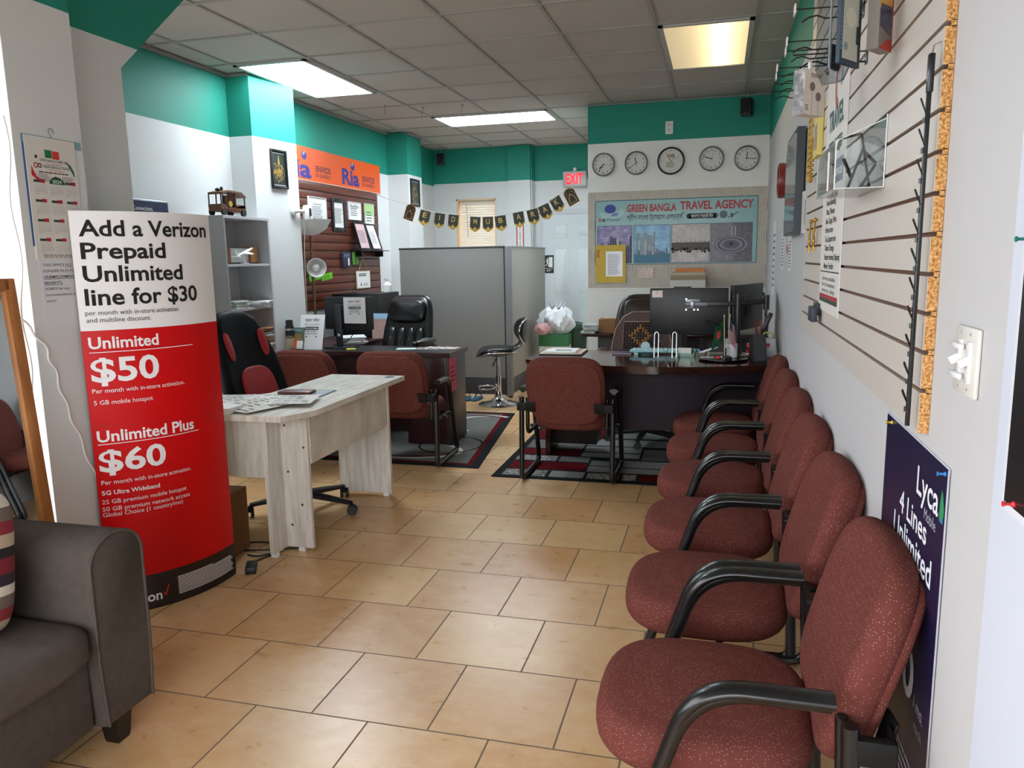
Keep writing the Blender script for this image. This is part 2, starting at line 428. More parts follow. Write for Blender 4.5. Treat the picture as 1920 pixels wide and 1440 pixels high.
t.l(t.b.outputs[0], mx.inputs[1]); t.l(tl.outputs[0], mx.inputs[2]); t.l(mx.outputs[0], t.out.inputs[0])
b = MB()
for k in range(30): b.box((0, 0, 2.18-k*.031), (.488, .03, .0015), 0, 0, Matrix.Rotation(radians(60), 3, 'X'))
b.build('slats', t.m, bl); b = MB(); b.cyl((-.15, -.025, 2.2), (-.14, -.03, 1.75), .003); b.build('wand', mat('6B6860', .4), bl)
# rear door
b = MB(); b.bb(-2.30, 10.05, 0, -2.255, 10.12, 2.06); b.bb(-2.30, 10.05, 2.03, -1.26, 10.12, 2.09)
struct('trim_2', b, mat('C4CBCD', .4))
d = MB(); d.bb(-2.255, 10.06, .01, -1.27, 10.1, 2.03)
dr = struct('door_1', d, mat('CDD5D8', .4))
q = MB()
for x0, x1 in ((-2.11, -1.92), (-1.79, -1.43)):
    for z0, z1 in ((1.735, 1.895), (.985, 1.595), (.2, .80)):
        for k in range(2): e = .012+.02*k; q.bb(x0+e, 10.058-.006*k, z0+e, x1-e, 10.062, z1-e, .004)
        q.bb(x0, 10.054, z0, x1, 10.06, z0+.012); q.bb(x0, 10.054, z1-.012, x1, 10.06, z1); q.bb(x0, 10.054, z0, x0+.012, 10.06, z1); q.bb(x1-.012, 10.054, z0, x1, 10.06, z1)
q.build('door_panel', mat('D2DADC', .4), dr)
# ---------------- lamps in the ceiling
def troffer(name, label, i0, i1, j0, j1, m, strength_part):
    x0, x1 = (i0-CU)*CC, (i1-CU)*CC; y0, y1 = (j0+CV)*CC, (j1+CV)*CC
    r = thing(name, label, 'ceiling light', ((x0+x1)/2, (y0+y1)/2, CZ), 0, 'fluorescent ceiling lights')
    w, d = (x1-x0)/2-.013, (y1-y0)/2-.012; f = MB()
    for a in (-1, 1): f.bb(a*w, -d, -.012, a*(w-.03), d, .004); f.bb(-w, a*d, -.012, w, a*(d-.03), .004)
    f.build('frame', mat('B9B8B4', .45), r)
    q = MB(); q.bb(-w+.03, -d+.03, -.006, w-.03, d-.03, -.002); q.build('diffuser', m, r, smooth=0)
def lamp_mat(name, tubes, axis, peak, base, tint):
    """prismatic diffuser lit by tubes at the given offsets across axis (0=x, 1=y)"""
    t = NT(name); tc = t.n('ShaderNodeTexCoord'); sp = t.n('ShaderNodeSeparateXYZ'); t.l(tc.outputs['Object'], sp.inputs[0]); tot = None
    for c, k in tubes:
        d = t.math('DIVIDE', t.math('SUBTRACT', sp.outputs[axis], c), .075)
        g = t.math('MULTIPLY', t.math('DIVIDE', 1.0, t.math('ADD', 1.0, t.math('MULTIPLY', d, d))), k)
        tot = g if tot is None else t.math('ADD', tot, g)
    st = t.math('ADD', base, t.math('MULTIPLY', tot, peak))
    t.b.inputs['Emission Color'].default_value = lin(tint); t.l(st, t.b.inputs['Emission Strength'])
    return t.set('E8E6DE', .4)
troffer('ceiling_light', 'bright white ceiling light panel nearest the left teal pilaster', -2, -1, 1, 3, lamp_mat('cool_diffuser', [(-.14, 1), (.14, 1)], 0, LAMP_WHITE, LAMP_WHITE*.5, 'EAF6FF'), 0)
troffer('ceiling_light', 'bright white ceiling light panel set crosswise near the back of the shop', -1, 1, 5, 6, lamp_mat('cool_diffuser_cross', [(-.14, 1), (.14, 1)], 1, LAMP_WHITE, LAMP_WHITE*.5, 'EAF6FF'), 0)
troffer('ceiling_light', 'dim yellowish ceiling light panel lit on one side, above the right wall', 3, 4, 1, 3, lamp_mat('warm_diffuser', [(.09, 1)], 0, LAMP_WARM*.55, .16, 'FFE0A0'), 0)
# ================================================================ armchairs
def make_armchair(name, label):
    t = thing(name, label, 'chair')
    s = MB(); s.slab(superell(.50, .50, 3.0, 44, 0, .045), .045, .335, .445, .018, .0)
    s.build('seat', BURG, t, smooth=60)
    ang = radians(16.5); ca, sa = cos(ang), sin(ang)
    def bk(x, v, d):   # v up the back, d thickness toward the front
        d2 = d + .35*x*x
        return (x, -.222-v*sa+d2*ca, .40+v*ca+d2*sa)
    out = []
    for x, v in superell(.52, .47, 4.2, 48, 0, .228):
        q = v/.45; out.append((x*(.93+.07*min(1, q*1.6)) if q < .6 else x*(1-.10*(q-.6)), v))
    s = MB(); s.slab(out, .035, -.045, .035, .012, .004, lambda x, v, d: bk(x, v, d)); s.build('backrest', BURG, t, smooth=60)
    s = MB(); s.slab([(x*.93, .225+(v-.225)*.93) for x, v in out], .012, -.058, -.03, 0, .003, lambda x, v, d: bk(x, v, d)); s.build('back_cover', BURG, t, smooth=60)
    for sx in (-1, 1):
        x = sx*.30
        P = round_path([(x, -.235, .565), (x, -.258, .016), (x, .255, .016), (x, .062, .604), (x, -.20, .604)], {1: .05, 2: .05, 3: .17}, 12)
        fl = [(1.0, 1.0) for _ in P]
        s = MB(); s.tube(P, .0175, 12, fl); s.build('side_frame', BLACKMETAL, t, smooth=60)
        s = MB(); A = round_path([(x, .128, .40), (x, .064, .612), (x, -.205, .612)], {1: .18}, 12); n = len(A)
        s.tube(A, .016, 14, [(1.0+.75*min(1, i/(n*.55)), 1.0-.12*min(1, i/(n*.5))) for i in range(n)], up=(0, 0, 1)); s.build('armrest', BLACKMETAL, t, smooth=60)
        s = MB(); s.tube(round_path([(sx*.262, -.225, .56), (sx*.262, -.235, .322), (sx*.262, .16, .322)], .05), .013, 10); s.build('seat_support', BLACKMETAL, t, smooth=60)
        s = MB(); s.box((sx*.222, -.318, .515), (.062, .008, .07), 0, .003, Matrix.Rotation(-.12*sx, 3, 'Z') @ Matrix.Rotation(.28, 3, 'X')); s.bb(sx*.235, -.320, .488, sx*.312, -.313, .542, .003); s.bb(sx*.288, -.320, .488, sx*.312, -.225, .542, .003)
        s.build('bracket', mat('0D0D0C', .6, 0, .3), t)
    for y in (.0, .14):
        s = MB(); s.cyl((-.30, y, .324), (.30, y, .324), .012); s.build('crossbar', BLACKMETAL, t)
    return t
row_labels = ['nearest burgundy armchair of the row, in front of the dark blue poster',
  'second burgundy armchair from the front of the right wall row',
  'third burgundy armchair from the front of the right wall row',
  'fourth burgundy armchair from the front of the right wall row',
  'fifth burgundy armchair of the right wall row, one before the farthest',
  'farthest burgundy armchair of the right wall row, touching the dark desk']
proto = make_armchair('armchair', row_labels[0])
for i, y in enumerate((1.782, 2.432, 3.068, 3.705, 4.34, 4.965)):
    c = proto if i == 0 else copy_tree(proto)
    c.location = (.03+random.uniform(-.008, .008) if i else .03, y, 0); c.rotation_euler = (0, 0, pi/2+random.uniform(-.02, .02)*(i > 0))
    c['label'] = row_labels[i]; c['group'] = 'armchairs along the right wall'
def other(loc, rz, label):
    c = copy_tree(proto); c.location = loc; c.rotation_euler = (0, 0, rz); c['label'] = label; c['group'] = 'visitor armchairs at the desks'
other((-.937, 5.068, .006), 0, 'burgundy armchair seen from behind, standing on the checked rug')
other((-2.215, 5.235, .006), radians(3), 'burgundy armchair beside the pink notice, behind the white desk')
other((-2.885, 5.27, .0), radians(-3), 'burgundy armchair mostly hidden behind the white desk, by the bookcase')

# ================================================================ left front: sofa, mirror, standee, white desk
t = thing('sofa', 'grey brown fabric sofa with rounded arm at the lower left corner', 'sofa', (-1.73, 1.825, 0))
def arm_prof(y0, y1, zt, r=.085, n=8):
    yc = (y0+y1)/2
    return [(y0+.012, .10), (y0, .3), (y0, zt-r)] + [(yc+(y0-yc)*cos(a), zt-r+r*sin(a)) for a in [pi/2*k/n*.98 for k in range(1, n+1)]] + [(yc+(y1-yc)*cos(a), zt-r+r*sin(a)) for a in [pi/2*(1-k/n) for k in range(1, n)]] + [(y1, zt-r), (y1, .3), (y1-.012, .10)]
def arm(y0, y1):
    s = MB(); P = arm_prof(y0, y1, .685)
    c = ((y0+y1)/2, .4)
    R = []
    for x, k in ((-.56, 1), (-.02, 1), (-.006, .985), (0, .955)): R.append([(x, c[0]+(a-c[0])*k, c[1]+(b_-c[1])*k) for a, b_ in P])
    s.rings(R); o = s.build('arm', SOFA, t, smooth=50)
    s = MB(); s.tube([(.0, c[0]+(a-c[0])*.985, c[1]+(b_-c[1])*.985) for a, b_ in P], .005, 8); s.build('piping', SOFA, o, smooth=60)
arm(-.11, .10); arm(-1.87, -1.65)
s = MB(); s.bb(-.58, -1.65, .10, -.035, -.11, .322, .015); s.build('base', SOFA, t)
s = MB(); s.bb(-.60, -1.87, .10, -.47, .095, .74, .04); s.build('back', SOFA, t)
for y in (-.118, -.87):
    s = MB(); s.slab([(x, y-.37+v) for x, v in superell(.57, .75, 9, 48, -.265, 0)], .035, .322, .447, .02); s.build('seat_cushion', SOFA, t, smooth=60)
for x, y in ((-.06, -.01), (-.06, -1.76), (-.5, .0), (-.5, -1.76)):
    s = MB(); s.lathe([(.032, 0), (.036, .01), (.048, .105)], (x, y, 0), 4, Matrix.Rotation(pi/4, 3, 'Z')); s.build('leg', mat('17120F', .4), t, smooth=0)
tt = NT('striped_cushion_cloth'); v = tt.coord('Object'); sp = tt.n('ShaderNodeSeparateXYZ'); tt.l(v, sp.inputs[0])
w = tt.math('FRACT', tt.math('MULTIPLY', tt.math('ADD', sp.outputs[2], tt.math('MULTIPLY', sp.outputs[0], .25)), 4.2))
stripes = tt.set(tt.ramp(w, [(0, '7A1F2B'), (.18, '1E1B20'), (.3, 'B9A98F'), (.45, '8A2A35'), (.6, '6E6058'), (.75, 'D9D2C4'), (.86, '2A2530')], 'CONSTANT'), .9)
t = thing('throw_pillow', 'striped red, black and cream throw pillow on the grey sofa', 'pillow', (-2.05, 1.505, .452))
s = MB(); s.slab(superell(.42, .42, 5, 40), .05, -.065, .065, .03, .03, lambda x, y, z: (x*.93-.02*0, z, y+.215)); s.build('cover', stripes, t, rot=(radians(-9), 0, radians(12)), smooth=60)

t = thing('mirror', 'tall oak framed mirror leaning behind the grey sofa', 'mirror', (-2.385, 1.88, .0), 0, None, (0, radians(-3.4), 0))
s = MB(); W_, H_ = .36, 1.43
for y in (-W_, W_-.0): s.bb(-.028, y-.024, 0, .0, y+.024, H_, .005)
s.bb(-.028, -W_, 0, 0, W_, .045, .005); s.bb(-.028, -W_, H_-.045, 0, W_, H_, .005)
s.build('frame', OAK, t); s = MB(); s.bb(-.022, -W_+.015, .03, -.014, W_-.015, H_-.03); s.build('mirror_glass', mat('E4E8E8', .02, 1.0), t, smooth=0)
s = MB()
P = [Vector((-2.46, 2.262, 1.28)), Vector((-2.46, 2.345, 1.18)), Vector((-2.46, 2.38, 1.08)), Vector((-2.46, 2.41, .95)), Vector((-2.46, 2.46, .8)), Vector((-2.46, 2.52, .62)), Vector((-2.455, 2.57, .46)), Vector((-2.45, 2.60, .2)), Vector((-2.44, 2.61, .004))]
Q = []
for i, (a, c) in enumerate(zip(P[:-1], P[1:])):
    for k in range(6): p = a.lerp(c, k/6); Q.append(p + Vector((.0, .008*sin((i*6+k)*1.1), 0)))
s.tube(Q, .0042, 8); tag(s.build('hanging_cable', mat('E8E6E4', .5), smooth=60), 'white wavy power cord hanging down the white pier beside the mirror', 'cord')
s = MB(); Q = [(-2.475, 2.30-.0004*k*k*.1+.012*sin(k*.7), 2.0-.045*k) for k in range(30)]; s.tube(Q, .0035, 6)
tag(s.build('hanging_cable', mat('E8E6E4', .5), smooth=60), 'thin white cord hanging above the oak mirror at the left edge', 'cord')

# cardboard standee, a convex sheet
SA, ST, SN, SL = Vector((-2.45, 2.517, 0)), Vector((.42496, .90521, 0)), Vector((.90521, -.42496, 0)), .5789
def stand(u, z, e=0.): return SA + ST*(u*SL) + SN*(4*.085*u*(1-u)+e) + Vector((0, 0, z))
t = thing('advertising_standee', 'tall curved red and white cardboard advertising standee beside the sofa', 'standee', (0, 0, 0))
RED = mat('CE0409', .4, 0, .25); SW = mat('EEECEC', .35, 0, .4); SB = mat('1A1111', .35)
def panel(name, z0, z1, m):
    s = MB(); s.grid(lambda a, b_: stand(a, z0+(z1-z0)*b_), 24, 1)
    s.grid(lambda a, b_: stand(1-a, z0+(z1-z0)*b_, -.004), 24, 1)
    for u in (0, 1): s.grid(lambda a, b_: stand(u, z0+(z1-z0)*b_, -.004*a if u else -.004*(1-a)), 1, 1)
    for z in (z0, z1): s.grid(lambda a, b_: stand(a if z == z1 else 1-a, z, -.004*(1-b_)), 24, 1)
    return s.build(name, m, t, smooth=40)
panel('white_panel', 1.21, 1.68, SW); panel('red_panel', .155, 1.21, RED); panel('black_base', 0.0, .155, SB)
s = MB(); s.grid(lambda a, b_: Vector((-2.45, 2.517, 0)).lerp(Vector((-2.48, 3.0, 0)), a) + Vector((0, 0, 1.66*b_)), 1, 1)
s.grid(lambda a, b_: Vector((-2.48, 3.0, 0)).lerp(Vector((-2.21, 3.04, 0)), a) + Vector((0, 0, 1.66*b_)), 1, 1); s.build('rear_support', mat('B9A58C', .9), t)
fs = lambda x, z: stand(x/SL, z, .0015)
def stext(s, txt, u0, u1, z, h, bold=0., rot=0.): s.text(txt, u0*SL, z, h, (u1-u0)*SL, bold, fn=fs, rot=rot)
s = MB()
stext(s, 'Add a Verizon', .041, .952, 1.583, .062, .022); stext(s, 'Prepaid', .042, .57, 1.495, .062, .022)
stext(s, 'Unlimited', .041, .693, 1.405, .062, .022); stext(s, 'line for $30', .039, .808, 1.312, .064, .022)
s.build('headline', INK, t, smooth=0); s = MB()
stext(s, 'per month with in-store activation', .033, .63, 1.272, .019); stext(s, 'and multiline discount.', .035, .421, 1.243, .019)
s.build('small_print', INK, t, smooth=0); WI = mat('EFECEC', .5)
s = MB()
stext(s, 'Unlimited', .032, .461, 1.138, .046, .022); s.rect(.032*SL, 1.1205, .729*SL, 1.1235, fn=fs, n=14)
stext(s, '$50', .03, .448, 1.003, .095, .024); stext(s, 'Per month with in-store activation.', .026, .63, .957, .018, 0); stext(s, '5 GB mobile hotspot', .028, .385, .909, .018)
s.build('plan_offer', WI, t, smooth=0); s = MB()
stext(s, 'Unlimited Plus', .025, .679, .755, .046, .022); s.rect(.026*SL, .7425, .717*SL, .7455, fn=fs, n=14)
stext(s, '$60', .022, .44, .629, .09, .024); stext(s, 'Per month with in-store activation.', .023, .622, .575, .018)
s.build('plan_offer', WI, t, smooth=0); s = MB()
stext(s, '5G Ultra Wideband', .019, .378, .531, .018, .018); stext(s, '25 GB premium mobile hotspot', .015, .572, .493, .018)
stext(s, '50 GB premium network access', .014, .594, .462, .018); stext(s, 'Global Choice (1 country/mo)', .013, .534, .438, .018)
s.build('plan_details', WI, t, smooth=0); s = MB()
stext(s, 'verizon', .03, .324, .036, .043, .02)
s.build('wordmark', WI, t, smooth=0); s = MB()
for k in range(11):
    z = .113-.0077*k
    s.rect(.445*SL, z, (.445+(.30 if k == 0 else .53*random.uniform(.93, 1)))*SL, z+.0036, fn=fs, n=10)
s.build('fine_print', WI, t, smooth=0)
s = MB(); a = [(.334, .066), (.347, .049), (.377, .092)]
for (p, q), (p2, q2) in zip(a[:-1], a[1:]): s.poly([(p*SL-.003, q), (p*SL+.003, q-.001), (p2*SL+.002, q2), (p2*SL-.002, q2+.001)], fn=fs)
s.build('red_tick', mat('E0201E', .5), t, smooth=0)
s = MB(); s.rect(0, .8185, SL, .8205, fn=lambda x, z: stand(x/SL, z-.02*(x/SL), .0006), n=16); s.build('fold_line', mat('A8040C', .4), t, smooth=0)

# white L desk
t = thing('white_desk', 'whitewashed wood corner desk with newspapers on it, right of the standee', 'desk')
s = MB(); s.prism([(-1.905, 4.47), (-1.898, 3.335), (-1.978, 3.15), (-3.15, 3.15), (-3.15, 3.62), (-2.50, 3.62), (-2.406, 3.75), (-2.406, 4.465)], .722, .75); s.build('desktop', WHITEWOOD, t)
def pan(name, x0, y0, z0, x1, y1, z1, m=WHITEWOOD_V, p=None): q = MB(); q.bb(x0, y0, z0, x1, y1, z1, .0015); return q.build(name, m, p or t, smooth=0)
pan('corner_leg', -2.145, 3.243, .02, -2.12, 3.385, .722); L = pan('corner_leg', -2.12, 3.367, .02, -1.972, 3.388, .722)
for x, z in ((-2.095, .66), (-2.09, .42), (-2.085, .14), (-1.995, .70), (-1.995, .55), (-2.02, .25)): s = MB(); s.cyl((x, 3.3675, z), (x, 3.364, z), .006, seg=10); s.build('bolt', mat('55565A', .4, .6), L)
pan('side_apron', -1.985, 3.388, .462, -1.968, 4.325, .722, WHITEWOOD); pan('front_apron', -3.1, 3.25, .415, -2.145, 3.268, .722, WHITEWOOD)
pan('end_leg', -2.315, 4.325, .02, -1.962, 4.35, .722); pan('end_leg', -3.13, 3.2, .02, -3.105, 3.6, .722)
for x, y in ((-2.133, 3.27), (-2.04, 3.377), (-2.0, 4.337), (-2.28, 4.337), (-3.117, 3.25), (-3.117, 3.55)): pan('foot', x-.018, y-.011, 0, x+.018, y+.011, .022, WHITE)
s = MB(); s.lathe([(.03, 0), (.032, .003), (.02, .004), (.019, .001)], (-1.975, 4.40, .7495), 20); s.build('cable_grommet', mat('6B6D70', .4), t)
# ================================================================ pictures, signs and papers on the walls
def ink(root, name, m, fn, smooth=0):
    s = MB(); fn(s); return s.build(name, m, root, smooth=smooth)
BLUE = mat('2A2F86', .5); ORANGE = mat('E2591A', .42); GOLD = mat('C9A656', .4, .5); REDINK = mat('C3272B', .6); GREENINK = mat('15633B', .6); GREYINK = mat('55585C', .8)
def greek(s, x0, x1, z0, z1, n, y=-.003, frac=.45, seed=1):
    """rows of tiny unreadable word marks"""
    rn = random.Random(seed); st = (z1-z0)/n
    for i in range(n):
        z = z1-(i+1)*st; x = x0; end = x0+(x1-x0)*rn.uniform(.75, 1)
        while x < end:
            w = min(rn.uniform(.06, .18)*(x1-x0), end-x); s.rect(x, z, x+w*.86, z+st*frac, y); x += w
# --- clocks
def clock(name, label, x, z, r, rim, hands, special=False):
    t = thing(name, label, 'clock', (x, 7.6, z), 0, 'clocks in a row above the banner')
    R = Matrix.Rotation(pi/2, 3, 'X')
    s = MB(); s.lathe([(r*.3, 0), (r*.96, 0), (r, .012), (r*.985, .032), (r*.93, .036), (r*.88, .028), (r*.87, .014)], (0, 0, 0), 40, R, (True, False)); s.build('rim', rim, t, smooth=50)
    s = MB(); s.disc(0, 0, r*.885, -.014, 40); s.build('dial', mat('DEDEDC', .5), t, smooth=0)
    s = MB()
    if special:
        for k in range(60): a = k*pi/30; s.ring2(0, 0, r*.83, r*.86, -.0145, 1, a-.01, a+.01)
        for h in (12, 3, 6, 9): a = pi/2-h*pi/6; s.text(str(h), r*.74*cos(a), r*.74*sin(a)-.006, .012, None, .01, -.015, 'C')
        greek(s, -.045, .045, -.058, -.006, 6, -.015, .4, 3)
    else:
        for h in range(1, 13): a = pi/2-h*pi/6; s.text(str(h), r*.70*cos(a), r*.70*sin(a)-.0085, .019, None, .004, -.015, 'C')
        for k in range(60): a = k*pi/30; s.ring2(0, 0, r*.82, r*.85, -.0145, 1, a-.012, a+.012)
        s.text('QUARTZ', 0, -.028, .006, .03, 0, -.015, 'C')
    s.build('numerals', INK, t, smooth=0)
    if special:
        s = MB(); s.ring2(-.017, .044, .010, .017, -.0152, 20, .5, 5.9); s.rect(-.017, .042, -.004, .047, -.0153); s.build('logo_letter', mat('A3222C', .5), t, smooth=0)
        s = MB(); s.ring2(.017, .044, .010, .017, -.0152, 20); s.rect(.004, .042, .03, .047, -.0153); s.build('logo_letter', mat('24272B', .5), t, smooth=0)
    hc = [('hour_hand', hands[0]*30, .5, .008), ('minute_hand', hands[1]*6, .74, .0055)] + ([('second_hand', hands[2]*6, .78, .002)] if len(hands) > 2 else [])
    for n, d, L, w in hc:
        s = MB(); s.bb(-w/2, -.0185, -r*.1, w/2, -.0175, r*L); s.build(n, mat('B89A3C', .4, .4) if special and n != 'second_hand' else INK, t, rot=(0, radians(d), 0), smooth=0)
    s = MB(); s.lathe([(0.0001, -.024), (r*.5, -.0235), (r*.885, -.022), (r*.885, -.0215), (r*.5, -.0225), (.0001, -.023)][::-1], (0, 0, 0), 32, Matrix.Rotation(pi/2, 3, 'X') @ Matrix.Diagonal((1, 1, -1)))
    s.build('glass_cover', GLASS, t, smooth=60)
GRIM = mat('8F9294', .35, .6)
clock('wall_clock', 'grey rimmed wall clock at the left end of the row, near the corner', -1.100, 2.339, .110, GRIM, (7.6, 36, 16))
clock('wall_clock', 'grey rimmed wall clock second from the left, beside the black rimmed clock', -.789, 2.339, .110, GRIM, (11.6, 39))
clock('wall_clock', 'larger black rimmed wall clock with a logo, middle of the row', -.467, 2.344, .127, mat('141414', .35), (10.8, 10.5, 55), True)
clock('wall_clock', 'grey rimmed wall clock second from the right, right of the black rimmed one', -.100, 2.345, .113, GRIM, (9.6, 48, 3))
clock('wall_clock', 'grey rimmed wall clock at the right end of the row, below the speaker', .212, 2.335, .113, GRIM, (12.2, 16))
# --- outlet
t = thing('power_outlet', 'white power outlet on the teal band above the clocks', 'outlet', (-.487, 7.6, 2.645))
s = MB(); s.bb(-.035, -.007, -.058, .035, 0, .058, .003); s.build('cover_plate', WHITE, t)
for z in (-.022, .022):
    s = MB(); s.bb(-.017, -.0095, z-.014, .017, -.006, z+.014, .003); o = s.build('socket', mat('D4D2CE', .4), t)
    s = MB(); s.bb(-.008, -.010, z-.002, -.006, -.009, z+.008); s.bb(.006, -.010, z-.002, .008, -.009, z+.008); s.build('slots', BLACK, o, smooth=0)
# --- speakers
def speaker(loc, rz, label, w, h, d):
    t = thing('loudspeaker', label, 'speaker', loc, rz, 'small black loudspeakers under the ceiling')
    s = MB(); s.bb(-w/2, 0, -h/2, w/2, d, h/2, .008); s.build('cabinet', BLACKPLASTIC, t)
    s = MB(); s.bb(-w/2+.01, -.006, -h/2+.012, w/2-.01, .001, h/2-.008, .004); s.build('grille', mat('08080A', .8), t)
    s = MB(); s.tube(round_path([(0, d*.6, h/2-.005), (0, d*.6, h/2+.03), (0, d*.8, CZ-loc[2])], .02), .006); s.bb(-.02, d*.5, h/2-.004, .02, d*.95, h/2+.008); s.build('bracket', mat('9A9A98', .4), t)
    s = MB(); s.rect(-.012, -h/2+.018, .012, -h/2+.022, -.0072); s.build('badge', mat('777777', .4), t, smooth=0)
speaker((.183, 7.40, 2.757), radians(-14), 'black loudspeaker hanging above the right end of the clocks', .095, .15, .11)
speaker((-3.515, 9.70, 2.752), radians(14), 'black loudspeaker hanging in the far left rear corner', .092, .15, .1)
# --- wallpaper with a striped cube pattern: one pasted sheet
s = MB(); s.bb(-1.252, 7.597, 1.165, .41, 7.5999, 2.085); s.use(1)
def clip_line(p, q, x0, x1, z0, z1):
    t0, t1 = 0., 1.; d = (q[0]-p[0], q[1]-p[1])
    for pp, qq in ((-d[0], p[0]-x0), (d[0], x1-p[0]), (-d[1], p[1]-z0), (d[1], z1-p[1])):
        if abs(pp) < 1e-9:
            if qq < 0: return None
        else:
            r = qq/pp
            if pp < 0: t0 = max(t0, r)
            else: t1 = min(t1, r)
    if t0 >= t1: return None
    return (p[0]+d[0]*t0, p[1]+d[1]*t0), (p[0]+d[0]*t1, p[1]+d[1]*t1)
A_ = .098; hx = [(A_*cos(radians(90+60*k)), A_*sin(radians(90+60*k))) for k in range(6)]
for i in range(-1, 11):
    for j in range(-1, 8):
        cx = -1.25+(i+.5*(j % 2))*A_*math.sqrt(3); cz = 1.165+j*A_*1.5
        for k in range(3):
            a, b_, c = hx[(2*k) % 6], hx[(2*k+1) % 6], hx[(2*k+2) % 6]   # rhomb: centre, a, b, c
            for m_ in range(7):
                f = (m_+.5)/7
                p, q = (a[0]*f, a[1]*f), (a[0]*f+c[0], a[1]*f+c[1])
                L = clip_line((cx+p[0], cz+p[1]), (cx+q[0], cz+q[1]), -1.25, .408, 1.168, 2.083)
                if L: s.line(L, .0046, 7.5966)
s.build('trim_4', [mat('E6E0D3', .45), mat('4A4338', .6)], None, smooth=0)['kind'] = 'structure'
s = MB(); s.bb(-1.255, 7.594, 1.150, .41, 7.5999, 1.166); s.build('trim_5', WHITE, smooth=0)['kind'] = 'structure'
# --- travel banner
t = sheet('travel_banner', 'wide teal vinyl banner lettered for a travel agency under the clocks', 'banner', (-1.180, 7.596, 1.392), 0, 1.505, .610, mat('7FAFB0', .3, 0, .5, .1), .003)
BW, BH = 1.505, .61
def bx(px): return (px-137)/(1770-137)*BW
def bz(pz): return (765-pz)/(765-133)*BH
ink(t, 'border', mat('1F4A5C', .5), lambda s: [s.rect(0, BH-.006, BW, BH, -.0035), s.rect(0, 0, .005, BH, -.0035), s.rect(BW-.005, 0, BW, BH, -.0035), s.rect(0, 0, BW, .005, -.0035)])
ink(t, 'headline', mat('B5323A', .5), lambda s: (s.text('GREEN BANGLA', bx(468), bz(250), .068, bx(972)-bx(468), .03, -.0042), s.text('TRAVEL AGENCY', bx(1010), bz(243), .074, bx(1730)-bx(1010), .03, -.0042)))
ink(t, 'bengali_lettering', mat('1A2228', .5), lambda s: s.text('গ্রীণ বাংলা ট্রাভেল এজেন্সি', bx(470), bz(330), .046, bx(1058)-bx(470), .008, -.0042))
ink(t, 'tagline_pill', mat('2C4148', .5), lambda s: (s.rect(bx(1100), bz(333), bx(1360), bz(283), -.0040), s.disc(bx(1100), bz(308), .0245, -.0040), s.disc(bx(1360), bz(308), .0245, -.0040)))
ink(t, 'tagline', PAPER, lambda s: s.text('আকাশে শান্তির নীড়', bx(1112), bz(322), .026, bx(1345)-bx(1112), .004, -.0046))
def gtravel(s):
    s.disc(bx(295), bz(215), .055, -.004, 24, .042); s.poly([(bx(330), bz(250)), (bx(390), bz(258)), (bx(360), bz(290)), (bx(300), bz(285))], -.004)
ink(t, 'globe_logo', mat('33459A', .5), gtravel)
def swoosh(s):
    for k in range(4):
        pts = [(bx(185+6*k)+(bx(430)-bx(190))*u, bz(250+14*k)-.028*math.sin(pi*u*.62)+.05*u*u*u+.012*u) for u in [i/14 for i in range(15)]]
        s.line(pts, .0042, -.0044)
ink(t, 'globe_rings', mat('C8DCDC', .5), swoosh)
ink(t, 'logo_letter', mat('A8242E', .5), lambda s: (s.ring2(bx(190), bz(322), .009, .0165, -.0045, 18, .6, 5.8), s.rect(bx(188), bz(326), bx(206), bz(319), -.0046)))
ink(t, 'logo_letter', mat('17402C', .5), lambda s: (s.ring2(bx(228), bz(325), .007, .0150, -.0045, 18), s.rect(bx(216), bz(328), bx(240), bz(322), -.0046)))
ink(t, 'logo_script', mat('2E3C78', .5), lambda s: s.text('Travel', bx(250), bz(335), .030, bx(392)-bx(250), 0, -.0045, shear=.25))
ink(t, 'globe_print', mat('5A6C78', .5), lambda s: s.disc(bx(1440), bz(300), .036, -.004, 20))
ink(t, 'airplane_print', mat('47505A', .5), lambda s: (s.line([(bx(1480), bz(330)), (bx(1585), bz(280))], .008, -.0044), s.poly([(bx(1510), bz(318)), (bx(1545), bz(300)), (bx(1520), bz(340))], -.0044), s.poly([(bx(1515), bz(310)), (bx(1540), bz(300)), (bx(1500), bz(285))], -.0044)))
def photo_mat(name, stops, sc_=(6, 6, 14), s=2.5, det=5):
    t_ = NT(name); v_ = t_.coord('Object', scale=sc_); n_ = t_.noise(v_, s, det, .65)
    return t_.set(t_.ramp(n_, stops), .3, Coat_Weight=.1)
def photo(name, x0, x1, mtl, extra):
    X0, X1, Z0, Z1 = bx(x0), bx(x1), bz(750), bz(382)
    o = ink(t, name, mtl, lambda s: s.rect(X0, Z0, X1, Z1, -.0042)); 
    ink(o, 'photo_border', mat('2B3440', .5), lambda s: s.line([(X0, Z0), (X1, Z0), (X1, Z1), (X0, Z1), (X0, Z0)], .004, -.0044))
    extra(o, X0, X1, Z0, Z1); return o
rn = random.Random(4)
def tower_dusk(o, X0, X1, Z0, Z1):
    ink(o, 'skyline', mat('2A3358', .5), lambda s: [s.rect(X0+(X1-X0)*k/16, Z0, X0+(X1-X0)*(k+.8)/16, Z0+(.10+.09*rn.random())*1.4, -.0046) for k in range(16)])
    ink(o, 'tall_tower', mat('C8C49A', .5), lambda s: s.poly([(X0+.19, Z0+.1), (X0+.215, Z0+.1), (X0+.204, Z1-.065), (X0+.2015, Z1-.065)], -.0048))
photo('city_photo', 160, 522, photo_mat('dusk_sky', [(.3, '3C3A78'), (.5, '6E62A0'), (.62, '9A8DB8'), (.8, '4C4A86')], (5, 5, 9)), tower_dusk)
